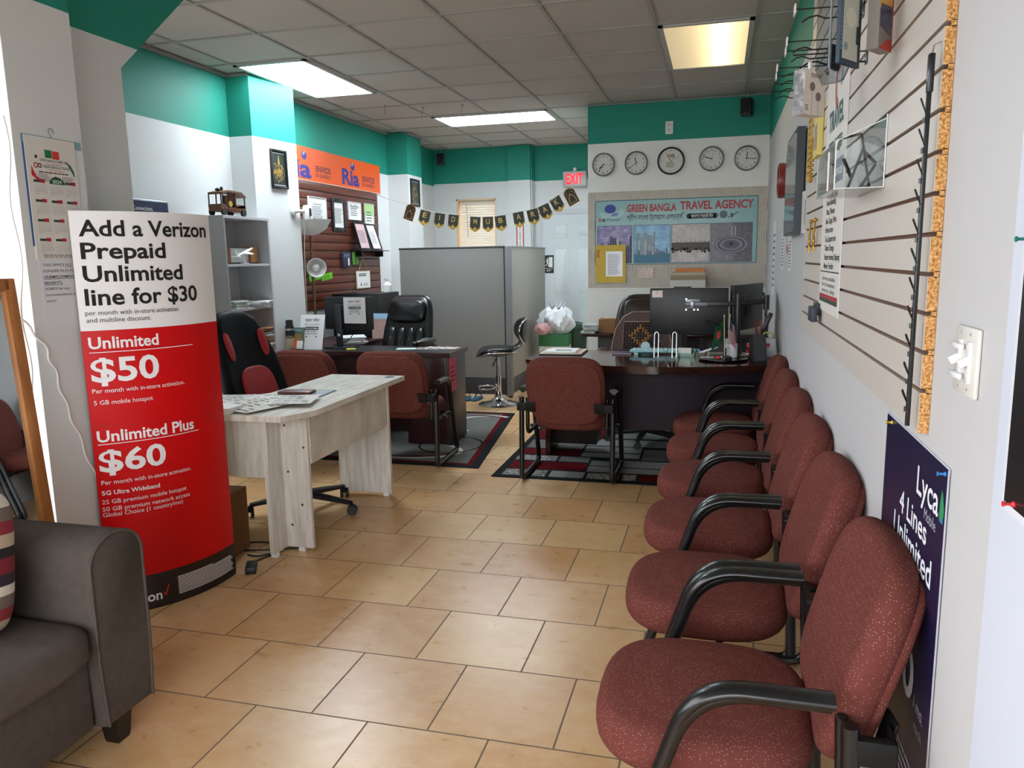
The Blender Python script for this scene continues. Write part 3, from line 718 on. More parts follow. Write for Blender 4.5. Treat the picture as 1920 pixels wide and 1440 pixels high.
def marina(o, X0, X1, Z0, Z1):
    ink(o, 'water', mat('1E6E8C', .4), lambda s: s.rect(X0, Z0, X1, Z0+.085, -.0046))
    for c, a, b_, h0, h1, n in (('8C9AA6', .06, .60, .22, .30, 9), ('B8C4CC', .12, .56, .15, .26, 8), ('5E7486', .05, .95, .10, .14, 14)):
        ink(o, 'towers', mat(c, .5), lambda s: [s.rect(X0+(X1-X0)*(a+(b_-a)*k/n), Z0+.075, X0+(X1-X0)*(a+(b_-a)*(k+.75)/n), Z0+h0+(h1-h0)*rn.random(), -.0047-.0001*rn.random()) for k in range(n)])
photo('marina_photo', 545, 915, photo_mat('blue_sky', [(.35, '2F7FB4'), (.55, '5CA6CE'), (.75, 'A9CCE0')], (4, 4, 7)), marina)
def terminal(o, X0, X1, Z0, Z1):
    w = X1-X0
    ink(o, 'roof', mat('C9C4C0', .5), lambda s: s.poly([(X0, Z0+.19), (X1, Z0+.20), (X1, Z0+.27), (X0+w*.1, Z0+.215)], -.0047))
    ink(o, 'colonnade', mat('5A504C', .5), lambda s: [s.rect(X0, Z0+.11, X1, Z0+.185, -.0046)]+[s.line([(X0+w*k/8, Z0+.12), (X0+w*k/8, Z0+.21)], .004, -.0049) for k in range(1, 8)])
    ink(o, 'crowd', mat('3C3634', .6), lambda s: [s.disc(X0+w*rn.random(), Z0+.09+.04*rn.random(), .006+.006*rn.random(), -.005, 8) for k in range(46)])
photo('terminal_photo', 930, 1312, photo_mat('sepia_sky', [(.3, '8C8682'), (.6, 'B0AAA6'), (.8, 'C4C0BC')], (4, 4, 4)), terminal)
def stadium(o, X0, X1, Z0, Z1):
    cx, cz = (X0+X1)/2, (Z0+Z1)/2-.02
    for k, (c, r0) in enumerate((('6A6878', .155), ('9A96A4', .14), ('4E4C5C', .125), ('8E8894', .105), ('615C6C', .075))):
        ink(o, 'stadium_tier', mat(c, .5), lambda s: s.disc(cx, cz, r0, -.0045-.0001*k, 30, r0*.52))
    ink(o, 'cube_building', BLACK, lambda s: s.rect(cx-.014, cz-.006, cx+.012, cz+.018, -.0055))
    ink(o, 'minarets', mat('B8B4C0', .5), lambda s: [s.rect(X0+f*(X1-X0), Z1-.12, X0+f*(X1-X0)+.008, Z1-.03, -.0046) for f in (.5, .58)])
photo('stadium_photo', 1322, 1722, photo_mat('night_city', [(.3, '26222E'), (.55, '3E3846'), (.7, '8A8694'), (.85, '2A2632')], (20, 20, 20), 3, 8), stadium)
# --- things pinned below the banner
t = sheet('courier_envelope', 'yellow courier envelope pinned over the lower left corner of the banner', 'envelope', (-1.174, 7.590, 1.220), 0, .292, .362, mat('C9A80E', .4), .006)
ink(t, 'window_label', mat('B9BABD', .22, .1), lambda s: s.rect(.10, .06, .262, .30, -.0075))
ink(t, 'label_print', mat('77797E', .6), lambda s: greek(s, .12, .245, .08, .28, 13, -.0082, .35, 8))
ink(t, 'red_lettering', mat('C4201C', .5), lambda s: s.text('DHL', .036, .245, .024, .075, .03, -.0075, rot=pi/2, shear=.2))
t = sheet('photo_print', 'small group photograph pinned to the patterned wallpaper under the banner', 'photo', (-.770, 7.593, 1.262), 0, .155, .098, photo_mat('people_photo', [(.3, '7A4A3C'), (.45, 'C9B8A8'), (.6, '9A6A58'), (.72, 'E4E0DA'), (.85, '8A2A2A')], (30, 30, 30)), .002)
# --- bookcase side: framed pictures on the pilasters
def frame(name, label, cat, loc, rz, w, h, fw, fm, inner, thick=.018, group=None):
    t = thing(name, label, cat, loc, rz, group); s = MB()
    s.bb(0, -thick, 0, fw, 0, h, .002); s.bb(w-fw, -thick, 0, w, 0, h, .002); s.bb(fw, -thick, 0, w-fw, 0, fw, .002); s.bb(fw, -thick, h-fw, w-fw, 0, h, .002); s.build('frame', fm, t)
    s = MB(); s.bb(fw, -.006, fw, w-fw, 0, h-fw); s.build('sheet', inner, t, smooth=0)
    return t
def calligraphy(t, w, h, seed):
    rnn = random.Random(seed)
    def f(s):
        for k in range(46):
            a = rnn.uniform(0, 2*pi); r = rnn.uniform(.0, 1); p = (w/2+w*.30*r*cos(a), h*.40+h*.26*r*sin(a)); q = rnn.uniform(.015, .04); b_ = rnn.uniform(0, pi)
            s.line([(p[0], p[1]), (p[0]+q*cos(b_)*.7, p[1]+q*sin(b_)), (p[0]+q*cos(b_+.9), p[1]+q*sin(b_+.9))], .0035, -.0075)
        s.ring2(w/2, h*.40, w*.31, w*.325, -.0075, 40)
        s.poly([(w/2-.012, h*.62), (w/2+.012, h*.62), (w/2+.002, h*.86), (w/2-.002, h*.86)], -.0075)
    ink(t, 'gold_calligraphy', GOLD, f); ink(t, 'inner_border', mat('B9BDBC', .5), lambda s: [s.rect(.022, h-.032, w-.022, h-.026, -.0072), s.rect(.022, .024, w-.022, .030, -.0072)])
t = frame('framed_picture', 'black framed gold calligraphy on the pilaster beside the bookcase', 'picture', (-3.470, 5.62, 2.057), radians(81.1), .19, .305, .016, mat('17181A', .4), mat('1E2A28', .4)); calligraphy(t, .19, .305, 2)
t = frame('framed_picture', 'black framed gold calligraphy on the far pilaster behind the grey cubicle wall', 'picture', (-3.45, 8.475, 2.09), LW, .265, .305, .016, mat('17181A', .4), mat('3A4442', .4)); calligraphy(t, .265, .305, 5)
# --- orange sign and cherry slat board
t = thing('slat_board', 'cherry brown grooved display board under the orange sign', 'display board', (-3.70, 5.96, 1.02), LW)
s = MB(); n = 15; gh = 1.185/n
for k in range(n):
    s.bb(0, -.018, k*gh+.004, 2.12, -.001, (k+1)*gh-.004, .002)
s.use(1); s.bb(0, -.010, 0, 2.12, -.001, 1.185); s.build('board', [SLATWOOD, mat('1B0B07', .7)], t)
for k in range(n):
    s = MB(); s.bb(2.1195, -.0165, (k+1)*gh-.010, 2.124, -.001, (k+1)*gh+.002); s.build('groove_end', WHITE, t, smooth=0) if k < n-1 else None
t = sheet('orange_sign', 'long orange sign with blue lettering above the cherry grooved board', 'sign', (-3.70, 5.96, 2.207), LW, 2.225, .302, ORANGE, .012)
y0_, z0_ = 5.96, 2.207
def ria(s, a, b_, zb, zt, zd):
    s.text('Ria', a-y0_, zb-z0_, zt-zb, b_-a, .03, -.013)
ink(t, 'logo_lettering', BLUE, lambda s: ria(s, 6.10, 6.66, 2.238, 2.395, 2.46))
ink(t, 'logo_lettering', BLUE, lambda s: ria(s, 7.275, 7.66, 2.245, 2.395, 2.46))
for c in (6.545, 7.517):
    o = ink(t, 'logo_globe', BLUE, lambda s: s.disc(c-y0_, 2.43-z0_, .045, -.0135, 24, .037))
    ink(o, 'globe_arc', mat('E8E6EE', .5), lambda s: [s.ring2(c-y0_+.012, 2.425-z0_, r, r+.005, -.014, 10, 1.5, 2.9) for r in (.022, .036)])
ink(t, 'small_lettering', mat('3A2440', .5), lambda s: (s.text('ENVIOS', 6.748-y0_, 2.307-z0_, .055, .288, .02, -.013), s.text('DE DINERO', 6.735-y0_, 2.256-z0_, .034, .296, .01, -.013)))
ink(t, 'small_lettering', mat('3A2440', .5), lambda s: (s.text('ENVIOS', 7.735-y0_, 2.303-z0_, .06, .30, .02, -.013), s.text('DE DINERO', 7.73-y0_, 2.256-z0_, .032, .303, .01, -.013)))
ink(t, 'bottom_edge', mat('E9C7B8', .5), lambda s: s.rect(0, 0, 2.225, .006, -.0125))
XS = -3.681
def doc(label, y0, z0, w, h, fm, inner=PAPER, fw=.012, greekn=12, seed=1, group='certificates on the cherry board', rot=None, mtl=GREYINK, x=XS):
    t = frame('framed_certificate', label, 'certificate', (x, y0, z0), LW, w, h, fw, fm, inner, .016, group)
    if rot: t.rotation_euler = rot
    ink(t, 'print', mtl, lambda s: greek(s, w*.2, w*.82, h*.25, h*.72, greekn, -.0068, .4, seed)); return t
t = doc('large white certificate with gold seal on the cherry board, leftmost', 6.545, 1.79, .335, .28, mat('C9CCD0', .4), PAPER, .006, 9, 3); ink(t, 'gold_seal', mat('A39B6B', .5), lambda s: s.disc(.10, .06, .028, -.0072, 18)); ink(t, 'heading', INK, lambda s: s.text('CERTIFICATE', .167, .205, .014, .16, .01, -.007, 'C'))
doc('narrow certificate in a thick black frame on the cherry board', 6.995, 1.765, .275, .32, mat('15161A', .35), PAPER, .038, 14, 5)
t = doc('white certificate with curly black heading on the cherry board', 7.345, 1.89, .285, .185, mat('D4D6D8', .4), PAPER, .006, 4, 7); ink(t, 'heading', INK, lambda s: s.text('Ayofilos', .14, .125, .035, .2, .01, -.007, 'C', shear=.2))
t = doc('green and white certificate at the right of the cherry board', 7.72, 1.83, .225, .25, mat('C9D4C4', .4), PAPER, .005, 4, 9); ink(t, 'green_field', mat('A9CF8E', .6), lambda s: s.rect(.005, .12, .22, .245, -.0066))
t = thing('wire_shelf', 'small black shelf holding two leaning certificates on the cherry board', 'shelf', (XS, 7.36, 1.575), LW)
s = MB(); s.bb(0, -.12, 0, .72, 0, .008); s.build('shelf_plate', BLACKPLASTIC, t)
for x in (.08, .6): s = MB(); s.bb(x, -.09, -.06, x+.012, 0, 0); s.build('bracket', BLACKPLASTIC, t)
t = doc('pink certificate in black frame leaning on the small black shelf', 7.40, 1.584, .255, .295, mat('15161A', .35), mat('D9B8BC', .7), .018, 11, 11, 'certificates leaning on the black shelf', (radians(-14), 0, LW), x=XS+.09)
t = doc('white certificate in black frame leaning at the right of the small black shelf', 7.68, 1.584, .235, .29, mat('15161A', .35), PAPER, .014, 12, 13, 'certificates leaning on the black shelf', (radians(-18), 0, LW), x=XS+.10)
t = thing('hanging_pack', 'dark blue pack hanging from the cherry board under the small shelf', 'pack', (XS, 7.14, 1.41), LW); s = MB(); s.bb(0, -.03, 0, .17, -.004, .155, .003); s.build('box', mat('22283E', .5), t); ink(t, 'print', mat('8C93B4', .5), lambda s: greek(s, .02, .15, .1, .14, 3, -.031, .4, 2)); ink(t, 'white_patch', PAPER, lambda s: s.rect(.1, .02, .13, .09, -.0312))
t = thing('hanging_pack', 'bright green pack hanging from the cherry board beside the dark blue pack', 'pack', (XS, 7.385, 1.435), LW); s = MB(); s.bb(0, -.025, 0, .10, -.004, .135, .003); s.build('box', mat('5FA03E', .5), t); ink(t, 'dark_stripe', mat('23402A', .5), lambda s: s.rect(.035, 0, .055, .135, -.026))
t = thing('hanging_notice', 'small white notice in cream frame hanging low on the cherry board', 'notice', (XS, 7.455, 1.182), LW); s = MB(); s.bb(0, -.012, 0, .325, -.001, .185, .003); s.build('board', mat('CFC4A8', .6), t)
ink(t, 'sheet', PAPER, lambda s: s.rect(.012, .012, .313, .172, -.0125)); ink(t, 'print', INK, lambda s: (greek(s, .05, .27, .13, .165, 2, -.0132, .6, 4), greek(s, .15, .27, .03, .06, 3, -.0132, .4, 6), s.poly([(.08, .03), (.11, .03), (.095, .07)], -.0132)))
s = MB(); s.cyl((.06, -.008, .182), (.17, -.008, .32), .0025); s.cyl((.27, -.008, .182), (.17, -.008, .32), .0025); s.build('cord', mat('B8AFA0', .7), t)
for k, (a, lb) in enumerate(((6.50, 'left'), (6.735, 'right'))):
    t = sheet('green_ticket', f'bright green ticket on the cherry board, {lb} of the two', 'ticket', (XS, a, 1.285), LW, .215, .062, mat('6CC41E', .5), .002, 'green tickets on the cherry board', (0, radians(-6), LW))
    ink(t, 'print', mat('2C6A12', .6), lambda s: greek(s, .02, .19, .01, .052, 3, -.003, .4, k+3))
# --- exit sign, bunting, door placard, extinguisher sign
t = thing('exit_sign', 'lit red exit sign above the rear door', 'sign', (-1.82, 10.05, 2.36))
s = MB(); s.bb(-.155, -.05, 0, .155, 0, .20, .02); s.build('housing', mat('B9C2C4', .3), t)
s = MB(); s.text('EXIT', 0, .04, .125, .225, .03, -.053, 'C'); s.build('letters', mat('FF1420', .5, 0, .5, 0, 1.3), t, smooth=0)
s = MB(); s.bb(-.02, -.03, .2, .02, 0, .24, .004); s.build('mount', WHITE, t)
t = sheet('exit_placard', 'small black placard with running figure on the rear door', 'sign', (-2.235, 10.054, 1.275), 0, .125, .23, mat('17191B', .5), .004)
ink(t, 'pictogram', PAPER, lambda s: (s.rect(.06, .075, .11, .205, -.005), s.disc(.042, .178, .011, -.005), s.poly([(.03, .165), (.047, .165), (.052, .125), (.036, .12)], -.0051), s.line([(.044, .125), (.06, .105), (.052, .082)], .009, -.0052), s.line([(.04, .125), (.028, .1), (.012, .095)], .009, -.0052), s.line([(.034, .16), (.018, .145)], .007, -.0052), s.line([(.05, .155), (.066, .14)], .007, -.0053)))
ink(t, 'lettering', PAPER, lambda s: s.text('EXIT', .0625, .02, .022, .06, .01, -.005, 'C')); ink(t, 'rule', PAPER, lambda s: s.rect(.005, .056, .12, .06, -.005))
t = sheet('extinguisher_sign', 'narrow red edged extinguisher sign on the pier left of the rear door', 'sign', (-2.562, 9.868, 1.50), 0, .10, .46, mat('E4E4E2', .4), .003)
ink(t, 'red_edges', REDINK, lambda s: (s.rect(0, 0, .014, .46, -.0035), s.rect(.086, 0, .1, .46, -.0035)))
ink(t, 'lettering', INK, lambda s: [s.text(ch, .05, .405-.032*k, .022, None, .03, -.0038, 'C') for k, ch in enumerate('EXTINGUISHER')])
t = thing('bunting', 'green and gold bunting garland strung between cherry board and clock wall', 'bunting', (0, 0, 0))
BP = [(-3.143, 1.97), (-2.985, 1.911), (-2.821, 1.879), (-2.67, 1.858), (-2.434, 1.83), (-2.297, 1.826), (-2.161, 1.833), (-1.97, 1.864), (-1.821, 1.886), (-1.695, 1.929), (-1.575, 1.998), (-1.44, 2.07)]
OFF = [.065]*12
s = MB(); s.tube([(-3.675, 7.80, 2.215), (-3.4, 7.74, 2.11)]+[(x, 7.7, z+.068) for x, z in BP]+[(-1.256, 7.6, 2.235)], .0022, 6); s.build('string', mat('B8B4A4', .6), t)
DGREEN = mat('17241D', .5); DBROWN = mat('241A12', .5); GOLDP = mat('B58F35', .45, .3)
word = ' EIDMUBARAK '
for k, (x, z) in enumerate(BP):
    a = math.atan2(BP[min(k+1, 11)][1]-BP[max(k-1, 0)][1], BP[min(k+1, 11)][0]-BP[max(k-1, 0)][0])
    end = k in (0, 11)
    if end:
        out = [(-.058, -.09), (.058, -.09), (.06, .03)]+[(.06*cos(q), .03+.05*sin(q)) for q in [pi*i/10 for i in range(1, 10)]]+[(-.06, .03)]
    else: out = [(-.058, .066), (-.058, -.045), (-.045, -.062), (0, -.088), (.045, -.062), (.058, -.045), (.058, .066)]
    s = MB(); s.prism(out, -.0015, .0015, 'xz'); o = s.build('pennant', GOLDP, t, loc=(x, 7.7, z), rot=(0, -a, random.uniform(-.12, .12)), smooth=0)
    if end:
        s = MB(); s.poly([(p*.9, q*.93-.002) for p, q in out], -.002); s.build('dark_field', DBROWN, o, smooth=0)
        s = MB(); s.line([(-.035, -.065), (-.03, -.02), (-.012, .0), (0, .022), (.012, 0), (.03, -.02), (.035, -.065)], .005, -.0026); s.line([(-.04, -.07), (.04, -.07)], .003, -.0026)
        for p, q in ((-.03, .03), (.03, .03), (-.042, .005), (.042, .005)): s.disc(p, q, .004, -.0026, 8)
        s.build('gold_motif', GOLD, o, smooth=0)
    else:
        s = MB(); s.poly([(-.055, .066), (-.055, -.035), (-.04, -.045), (0, -.068), (.04, -.045), (.055, -.035), (.055, .066)], -.002); s.build('dark_field', DGREEN, o, smooth=0)
        s = MB(); s.text(word[k], 0, -.005, .052, None if word[k] == 'I' else .042, .01, -.0028, 'C'); s.build('letter', GOLD, o, smooth=0)
        s = MB(); s.poly([(-.02, -.066), (.02, -.066), (.012, -.045), (0, -.03), (-.012, -.045)], -.0028); s.build('gold_motif', GOLD, o, smooth=0)
# --- calendar and notice on the near pier, board behind the standee
t = sheet('wall_calendar', 'large paper wall calendar for 2024 hanging on the white pier at left', 'calendar', (-2.466, 2.363, 1.493), LW, .232, .452, mat('DDD9D3', .6), .004)
s = MB(); s.bb(-.006, -.002, .425, .266, 0, .455); s.build('header_strip', mat('7FA6AE', .5), t, smooth=0); s = MB(); s.bb(-.008, -.0015, .05, -.0005, 0, .455); s.build('blue_backing', mat('3A5C92', .5), t, smooth=0)
s = MB(); s.tube([(.125+.012*cos(q), -.004, .478+.012*sin(q)) for q in [-.6+i*.6 for i in range(8)]]+[(.125, -.004, .455)], .0015, 6); s.build('hanging_wire', mat('8A8C90', .4, .7), t)
KW = .232
def cal_month(ix, iz):
    x, z = .022+ix*.072, .285-iz*.072
    ink(t, 'month_bar', mat('1D3A2E', .5), lambda s: s.rect(x, z, x+.030, z+.009, -.0046)); ink(t, 'month_bar', mat('B5202C', .5), lambda s: s.rect(x+.029, z-.001, x+.050, z+.012, -.0047))
    ink(t, 'day_grid', mat('6E6E70', .7), lambda s: [s.text(str(r*7+c+1 if r*7+c < 30 else 1), x+.004+c*.0082, z-.010-r*.0085, .0042, None, 0, -.0047, 'C') for r in range(5) for c in range(7)])
for iz in range(4):
    for ix in range(3): cal_month(ix, iz)
ink(t, 'green_panel', mat('1E7A4A', .5), lambda s: s.rect(.085, .378, .117, .408, -.0046)); ink(t, 'red_panel', mat('D8362E', .5), lambda s: s.rect(.119, .376, .151, .406, -.0046))
ink(t, 'title', mat('2A3A34', .6), lambda s: (s.text('GREEN BANGLA HOME CARE', .06, .364, .0095, .13, .005, -.0047), s.text('GREEN BANGLA TRAVEL', .072, .341, .0105, .125, .005, -.0047), greek(s, .05, .19, .322, .328, 1, -.0047, .7, 2)))
ink(t, 'red_script', REDINK, lambda s: (s.text('For more welcome', .09, .354, .006, .07, 0, -.0047), s.text('For more Enquiry', .10, .331, .006, .07, 0, -.0047), s.ring2(.04, .347, .006, .010, -.0047, 14), s.ring2(.125, .305, .006, .008, -.0047, 14)))
ink(t, 'black_logo', INK, lambda s: (s.ring2(.057, .347, .005, .009, -.0048, 14), s.disc(.044, .378, .006, -.0047, 10)))
ink(t, 'green_leaf', GREENINK, lambda s: s.poly([(.18, .372), (.20, .362), (.216, .338), (.218, .315), (.212, .322), (.20, .345)], -.0046))
ink(t, 'red_leaf', REDINK, lambda s: s.poly([(.02, .345), (.026, .328), (.04, .305), (.065, .29), (.04, .292), (.016, .31)], -.0046))
ink(t, 'contact_text', GREYINK, lambda s: (greek(s, .045, .10, .292, .320, 6, -.0047, .4, 4), greek(s, .155, .212, .288, .316, 6, -.0047, .4, 5), greek(s, .03, .2, .008, .022, 2, -.0047, .4, 6)))
ink(t, 'year_badge', mat('175A38', .5), lambda s: s.disc(.128, .283, .036, -.0048, 16, .028, 0, pi)); ink(t, 'year', PAPER, lambda s: s.text('2024', .128, .287, .012, .042, .01, -.0052, 'C'))
t = sheet('office_notice', 'white printed notice about unemployment benefits below the wall calendar', 'notice', (-2.466, 2.372, 1.232), LW, .2, .26, mat('DCDCE2', .7), .001)
def bens(s):
    for k, (tx, w, bo) in enumerate((('THIS OFFICE NO', .135, 0), ('LONGER FILES FOR', .16, 0), ('UNEMPLOYMENT', .145, .012), ('BENEFITS.', .085, .012), ('SORRY for any', .115, 0), ('inconvenience it may', .18, 0), ('occur.', .05, 0))): s.text(tx, .013, .236-.0225*k, .0098, w, bo, -.0022)
    s.rect(.013, .187, .158, .1885, -.0022); s.rect(.013, .1645, .098, .166, -.0022); s.rect(.115, .232, .148, .2335, -.0022)
ink(t, 'lettering', mat('333338', .7), bens)
t = thing('display_board', 'dark blue board with white edge standing behind the standee, by the bookcase', 'board', (-3.60, 4.02, 0), LW, None, (radians(-1.5), 0, LW))
s = MB(); s.bb(0, -.02, 0, .56, 0, 1.885, .004); s.build('board', mat('1A2142', .7, 0, .15), t); s = MB(); s.bb(-.004, -.022, 1.876, .564, .002, 1.89, .003); s.bb(.556, -.022, 0, .566, .002, 1.89, .003); s.build('edge', mat('B8C0CC', .3, .5), t)
ink(t, 'lettering', PAPER, lambda s: s.text('Connections.', .225, 1.818, .028, .185, 0, -.0215))
for k, (x, y, lb) in enumerate(((-3.05, 6.94, 'left'), (-2.75, 7.13, 'middle'), (-2.36, 7.14, 'right'))):
    t = thing('ceiling_hook', f'thin wire hook hanging from the ceiling grid near the crosswise light, {lb} of three', 'hook', (x, y, CZ), 0, 'wire hooks under the ceiling'); s = MB(); s.tube([(0, 0, 0), (.012, 0, -.02), (.0, 0, -.035), (0, 0, -.085)], .0022, 6); s.build('wire', mat('77777A', .4, .5), t, smooth=60); s = MB(); s.bb(-.006, -.004, -.012, .018, .004, 0, .001); s.build('grid_clip', mat('8A8A88', .4), t)
# ================================================================ furniture in the middle and at the back
# --- bookcase with its contents
t = thing('bookcase', 'tall grey bookcase against the left wall, behind the standee', 'bookcase', (0, 0, 0))
BC = mat('C2C4C8', .5)
def bp(name, *a, m=BC): q = MB(); q.bb(*a, .0015); return q.build(name, m, t, smooth=0)
bp('side_panel', -3.695, 4.855, 0, -3.40, 4.875, 1.805, m=mat('9A9C9F', .5)); bp('side_panel', -3.695, 5.415, 0, -3.40, 5.435, 1.805); bp('top_panel', -3.695, 4.855, 1.787, -3.398, 5.437, 1.808)
bp('back_panel', -3.695, 4.875, .05, -3.687, 5.415, 1.787, m=mat('C4C5CA', .6)); bp('plinth', -3.42, 4.875, 0, -3.405, 5.415, .07)
for z in (1.462, 1.135, .79, .43, .07): bp('shelf_board', -3.687, 4.875, z-.018, -3.402, 5.415, z)
t = thing('desk_organizer_box', 'shallow tray box with brown card ends on the upper bookcase shelf', 'box', (-3.565, 5.16, 1.4625))
for nm, a, m in (('tray', (-.10, -.20, 0, .10, .2, .012), BLACKPLASTIC), ('card_end', (-.09, .10, .012, .10, .195, .125), mat('9A6B3A', .8)), ('card_end', (-.09, -.195, .012, .10, -.15, .125), mat('7A5230', .8)), ('paper_block', (-.09, -.15, .012, .08, .10, .118), mat('C9C8C6', .8))): s = MB(); s.bb(*a, .003); s.build(nm, m, t, smooth=0)
t = thing('model_airplane', 'white model airplane on a stand in the upper bookcase shelf', 'model airplane', (-3.435, 5.14, 1.4625), LW)
def plane(t, k, m, m2):
    s = MB(); s.lathe([(.002, -.11), (.010, -.09), (.0125, -.04), (.0125, .05), (.006, .1), (.0015, .11)], (0, 0, 0), 12, Matrix.Rotation(pi/2, 3, 'Y')); o = s.build('fuselage', m, t, rot=(0, radians(-18), 0), loc=(0, 0, .085*k), smooth=60); o.scale = (k, k, k)
    s = MB(); s.prism([(-.03, .0), (.02, 0), (-.035, .1), (-.055, .1)], -.002, .002); s.prism([(-.03, .0), (.02, 0), (-.035, -.1), (-.055, -.1)], -.002, .002); s.build('wing', m, o, smooth=0)
    s = MB(); s.prism([(-.105, .005), (-.075, .005), (-.10, .05), (-.118, .05)], -.0015, .0015, 'xz'); s.prism([(-.105, .0), (-.085, 0), (-.105, .04), (-.115, .04)], -.0015, .0015); s.prism([(-.105, .0), (-.085, 0), (-.105, -.04), (-.115, -.04)], -.0015, .0015); s.build('tail', m2, o, smooth=0)
    s = MB(); s.tube([(0, 0, .075*k), (.005*k, 0, .04*k), (-.01*k, 0, .006)], .006*k, 8); s.lathe([(.035*k, 0), (.035*k, .006), (.01*k, .009)], (-.01*k, 0, 0), 16); s.build('stand', mat('D6D8DA', .3), t)
plane(t, 1.0, mat('E4E5E6', .35), mat('D8DADC', .35))
def paper_stack(name, label, cat, loc, rz, w, d, n, dz, cols, grp=None, jit=.02, seed=1):
    t = thing(name, label, cat, loc, rz, grp); rnn = random.Random(seed); z = 0
    for k in range(n):
        q = rnn.uniform(.6, 1.5)*dz; s = MB(); s.box((rnn.uniform(-jit, jit), rnn.uniform(-jit, jit), z+q/2), (w*rnn.uniform(.9, 1), d*rnn.uniform(.9, 1), q*.92), rnn.uniform(-.14, .14))
        s.build('sheet', mat(cols[k % len(cols)], .75), t, smooth=0); z += q
    return t
paper_stack('paper_stack', 'small stack of green edged pads on the middle bookcase shelf', 'papers', (-3.50, 5.02, 1.1355), 0, .2, .17, 6, .009, ['C9CCCB', '9FB3A0', 'D8DAD8'], None, .008, 2)
paper_stack('paper_stack', 'loose white papers on the middle bookcase shelf, beside the pads', 'papers', (-3.50, 5.27, 1.1355), .3, .26, .2, 7, .006, ['D9DBDD', 'C6C8CC', 'E2E2E2'], None, .02, 5)
s = MB(); s.bb(-.03, -.04, 0, .03, .04, .045, .002); tag(s.build('small_box', mat('7E746A', .7), loc=(-3.56, 5.0, 1.192)), 'small brown box on the green edged pads in the bookcase', 'box')
paper_stack('folder_stack', 'tall stack of papers and tan envelopes on the lower bookcase shelf', 'papers', (-3.51, 5.20, .7905), 0, .27, .34, 18, .0105, ['9A6A3C', 'B98A58', 'A87848', 'C8CCD0', '9FB0B4', 'D8DADA', '8A5F38', 'B4B8B6'], None, .012, 8)
# --- model auto rickshaw on top of the bookcase
t = thing('toy_rickshaw', 'wooden brown model auto rickshaw on top of the grey bookcase', 'toy', (-3.50, 5.06, 1.8085), LW)
BR, DB = mat('5E3A1E', .5), mat('2A1A10', .5)
s = MB(); s.prism([(-.145, .03), (.15, .03), (.155, .075), (.12, .085), (.02, .062), (-.05, .062), (-.11, .085), (-.15, .08)], -.052, .052, 'xz'); s.build('body', BR, t)
s = MB(); s.prism([(-.135, .165), (-.06, .182), (.10, .178), (.155, .15), (.15, .14), (.10, .165), (-.06, .168), (-.13, .15)], -.06, .06, 'xz'); s.build('roof', mat('6A4424', .5), t)
for x, z0, z1 in ((-.14, .075, .155), (-.055, .06, .17), (.025, .06, .17), (.145, .075, .145)):
    for y in (-.05, .05): s = MB(); s.cyl((x, y, z0), (x, y, z1), .005, seg=8); s.build('roof_post', DB, t)
s = MB(); s.bb(-.10, -.05, .06, -.02, .05, .075); s.build('front_seat', DB, t)
s = MB(); s.bb(.03, -.052, .06, .145, .052, .085); s.bb(.03, -.052, .06, .04, .052, .155); s.bb(.10, .03, .085, .15, .052, .15); s.build('rear_seat', mat('7C4A2A', .5), t)
for x, y in ((-.115, -.05), (-.115, .05), (.115, -.055), (.115, .055), (.03, .0)):
    s = MB(); s.lathe([(.008, -.009), (.026, -.009), (.028, 0), (.026, .009), (.008, .009)], (x, y, .028), 16, Matrix.Rotation(pi/2, 3, 'X')); s.build('wheel', mat('121010', .6), t)
s = MB(); s.lathe([(.001, -.004), (.022, -.003), (.022, .003), (.001, .004)], (-.04, -.056, .085), 16, Matrix.Rotation(pi/2, 3, 'X')); s.build('round_emblem', GOLD, t)
s = MB(); s.ball((-.10, 0, .185), (.018, .02, .012)); s.ball((-.055, 0, .195), (.012, .012, .016)); s.build('roof_ornament', DB, t)
s = MB()
for k in range(9): s.ball((-.13+.034*k, -.056, .045+.006*sin(k*2)), .007, 8)
s.build('painted_flower', mat('9A2E2A', .6), t)
# --- ring shaped camera on the pilaster edge and the reading floor lamp
t = thing('security_camera', 'white security camera on the pilaster corner above the floor lamp', 'camera', (-3.434, 5.86, 1.885), LW)
s = MB(); s.lathe([(.035, 0), (.035, .012), (.02, .018)], (0, 0, 0), 18, Matrix.Rotation(pi/2, 3, 'X')); s.tube([(0, -.015, 0), (.04, -.04, .004), (.085, -.05, .004)], .014, 10); s.build('wall_mount', WHITE, t)
s = MB(); s.lathe([(.004, -.062), (.03, -.058), (.034, -.03), (.034, .03), (.03, .058), (.004, .062)], (.12, -.06, -.005), 18); s.build('camera_body', WHITE, t, smooth=60)
s = MB(); s.bb(.105, -.097, -.035, .138, -.088, .03, .006); s.build('lens_window', BLACK, t)
s = MB(); s.tube([(.11, -.05, -.06), (.105, -.03, -.25), (.10, -.02, -.6), (.115, -.01, -.95), (.12, -.01, -1.1)], .003, 6); s.build('cable', mat('C9BCA8', .6), t)
t = thing('floor_lamp', 'brown pole floor lamp with white bowl and small reading shade by the cherry board', 'lamp', (-3.50, 6.25, 0))
s = MB(); s.lathe([(.13, 0), (.13, .012), (.02, .03)], (0, 0, 0), 28); s.build('base', mat('5E4B38', .4, .6), t)
s = MB(); s.cyl((0, 0, .02), (0, 0, 1.71), .013); s.build('pole', mat('7A624A', .35, .7), t)
bowl = NT('lamp_bowl'); bowl.set('F4F6F6', .4)
s = MB(); s.lathe([(.02, 1.70), (.07, 1.712), (.13, 1.75), (.175, 1.82), (.185, 1.835), (.178, 1.835), (.12, 1.762), (.06, 1.722), (.02, 1.712)], (0, 0, 0), 36); s.build('bowl_shade', bowl.m, t, smooth=60)
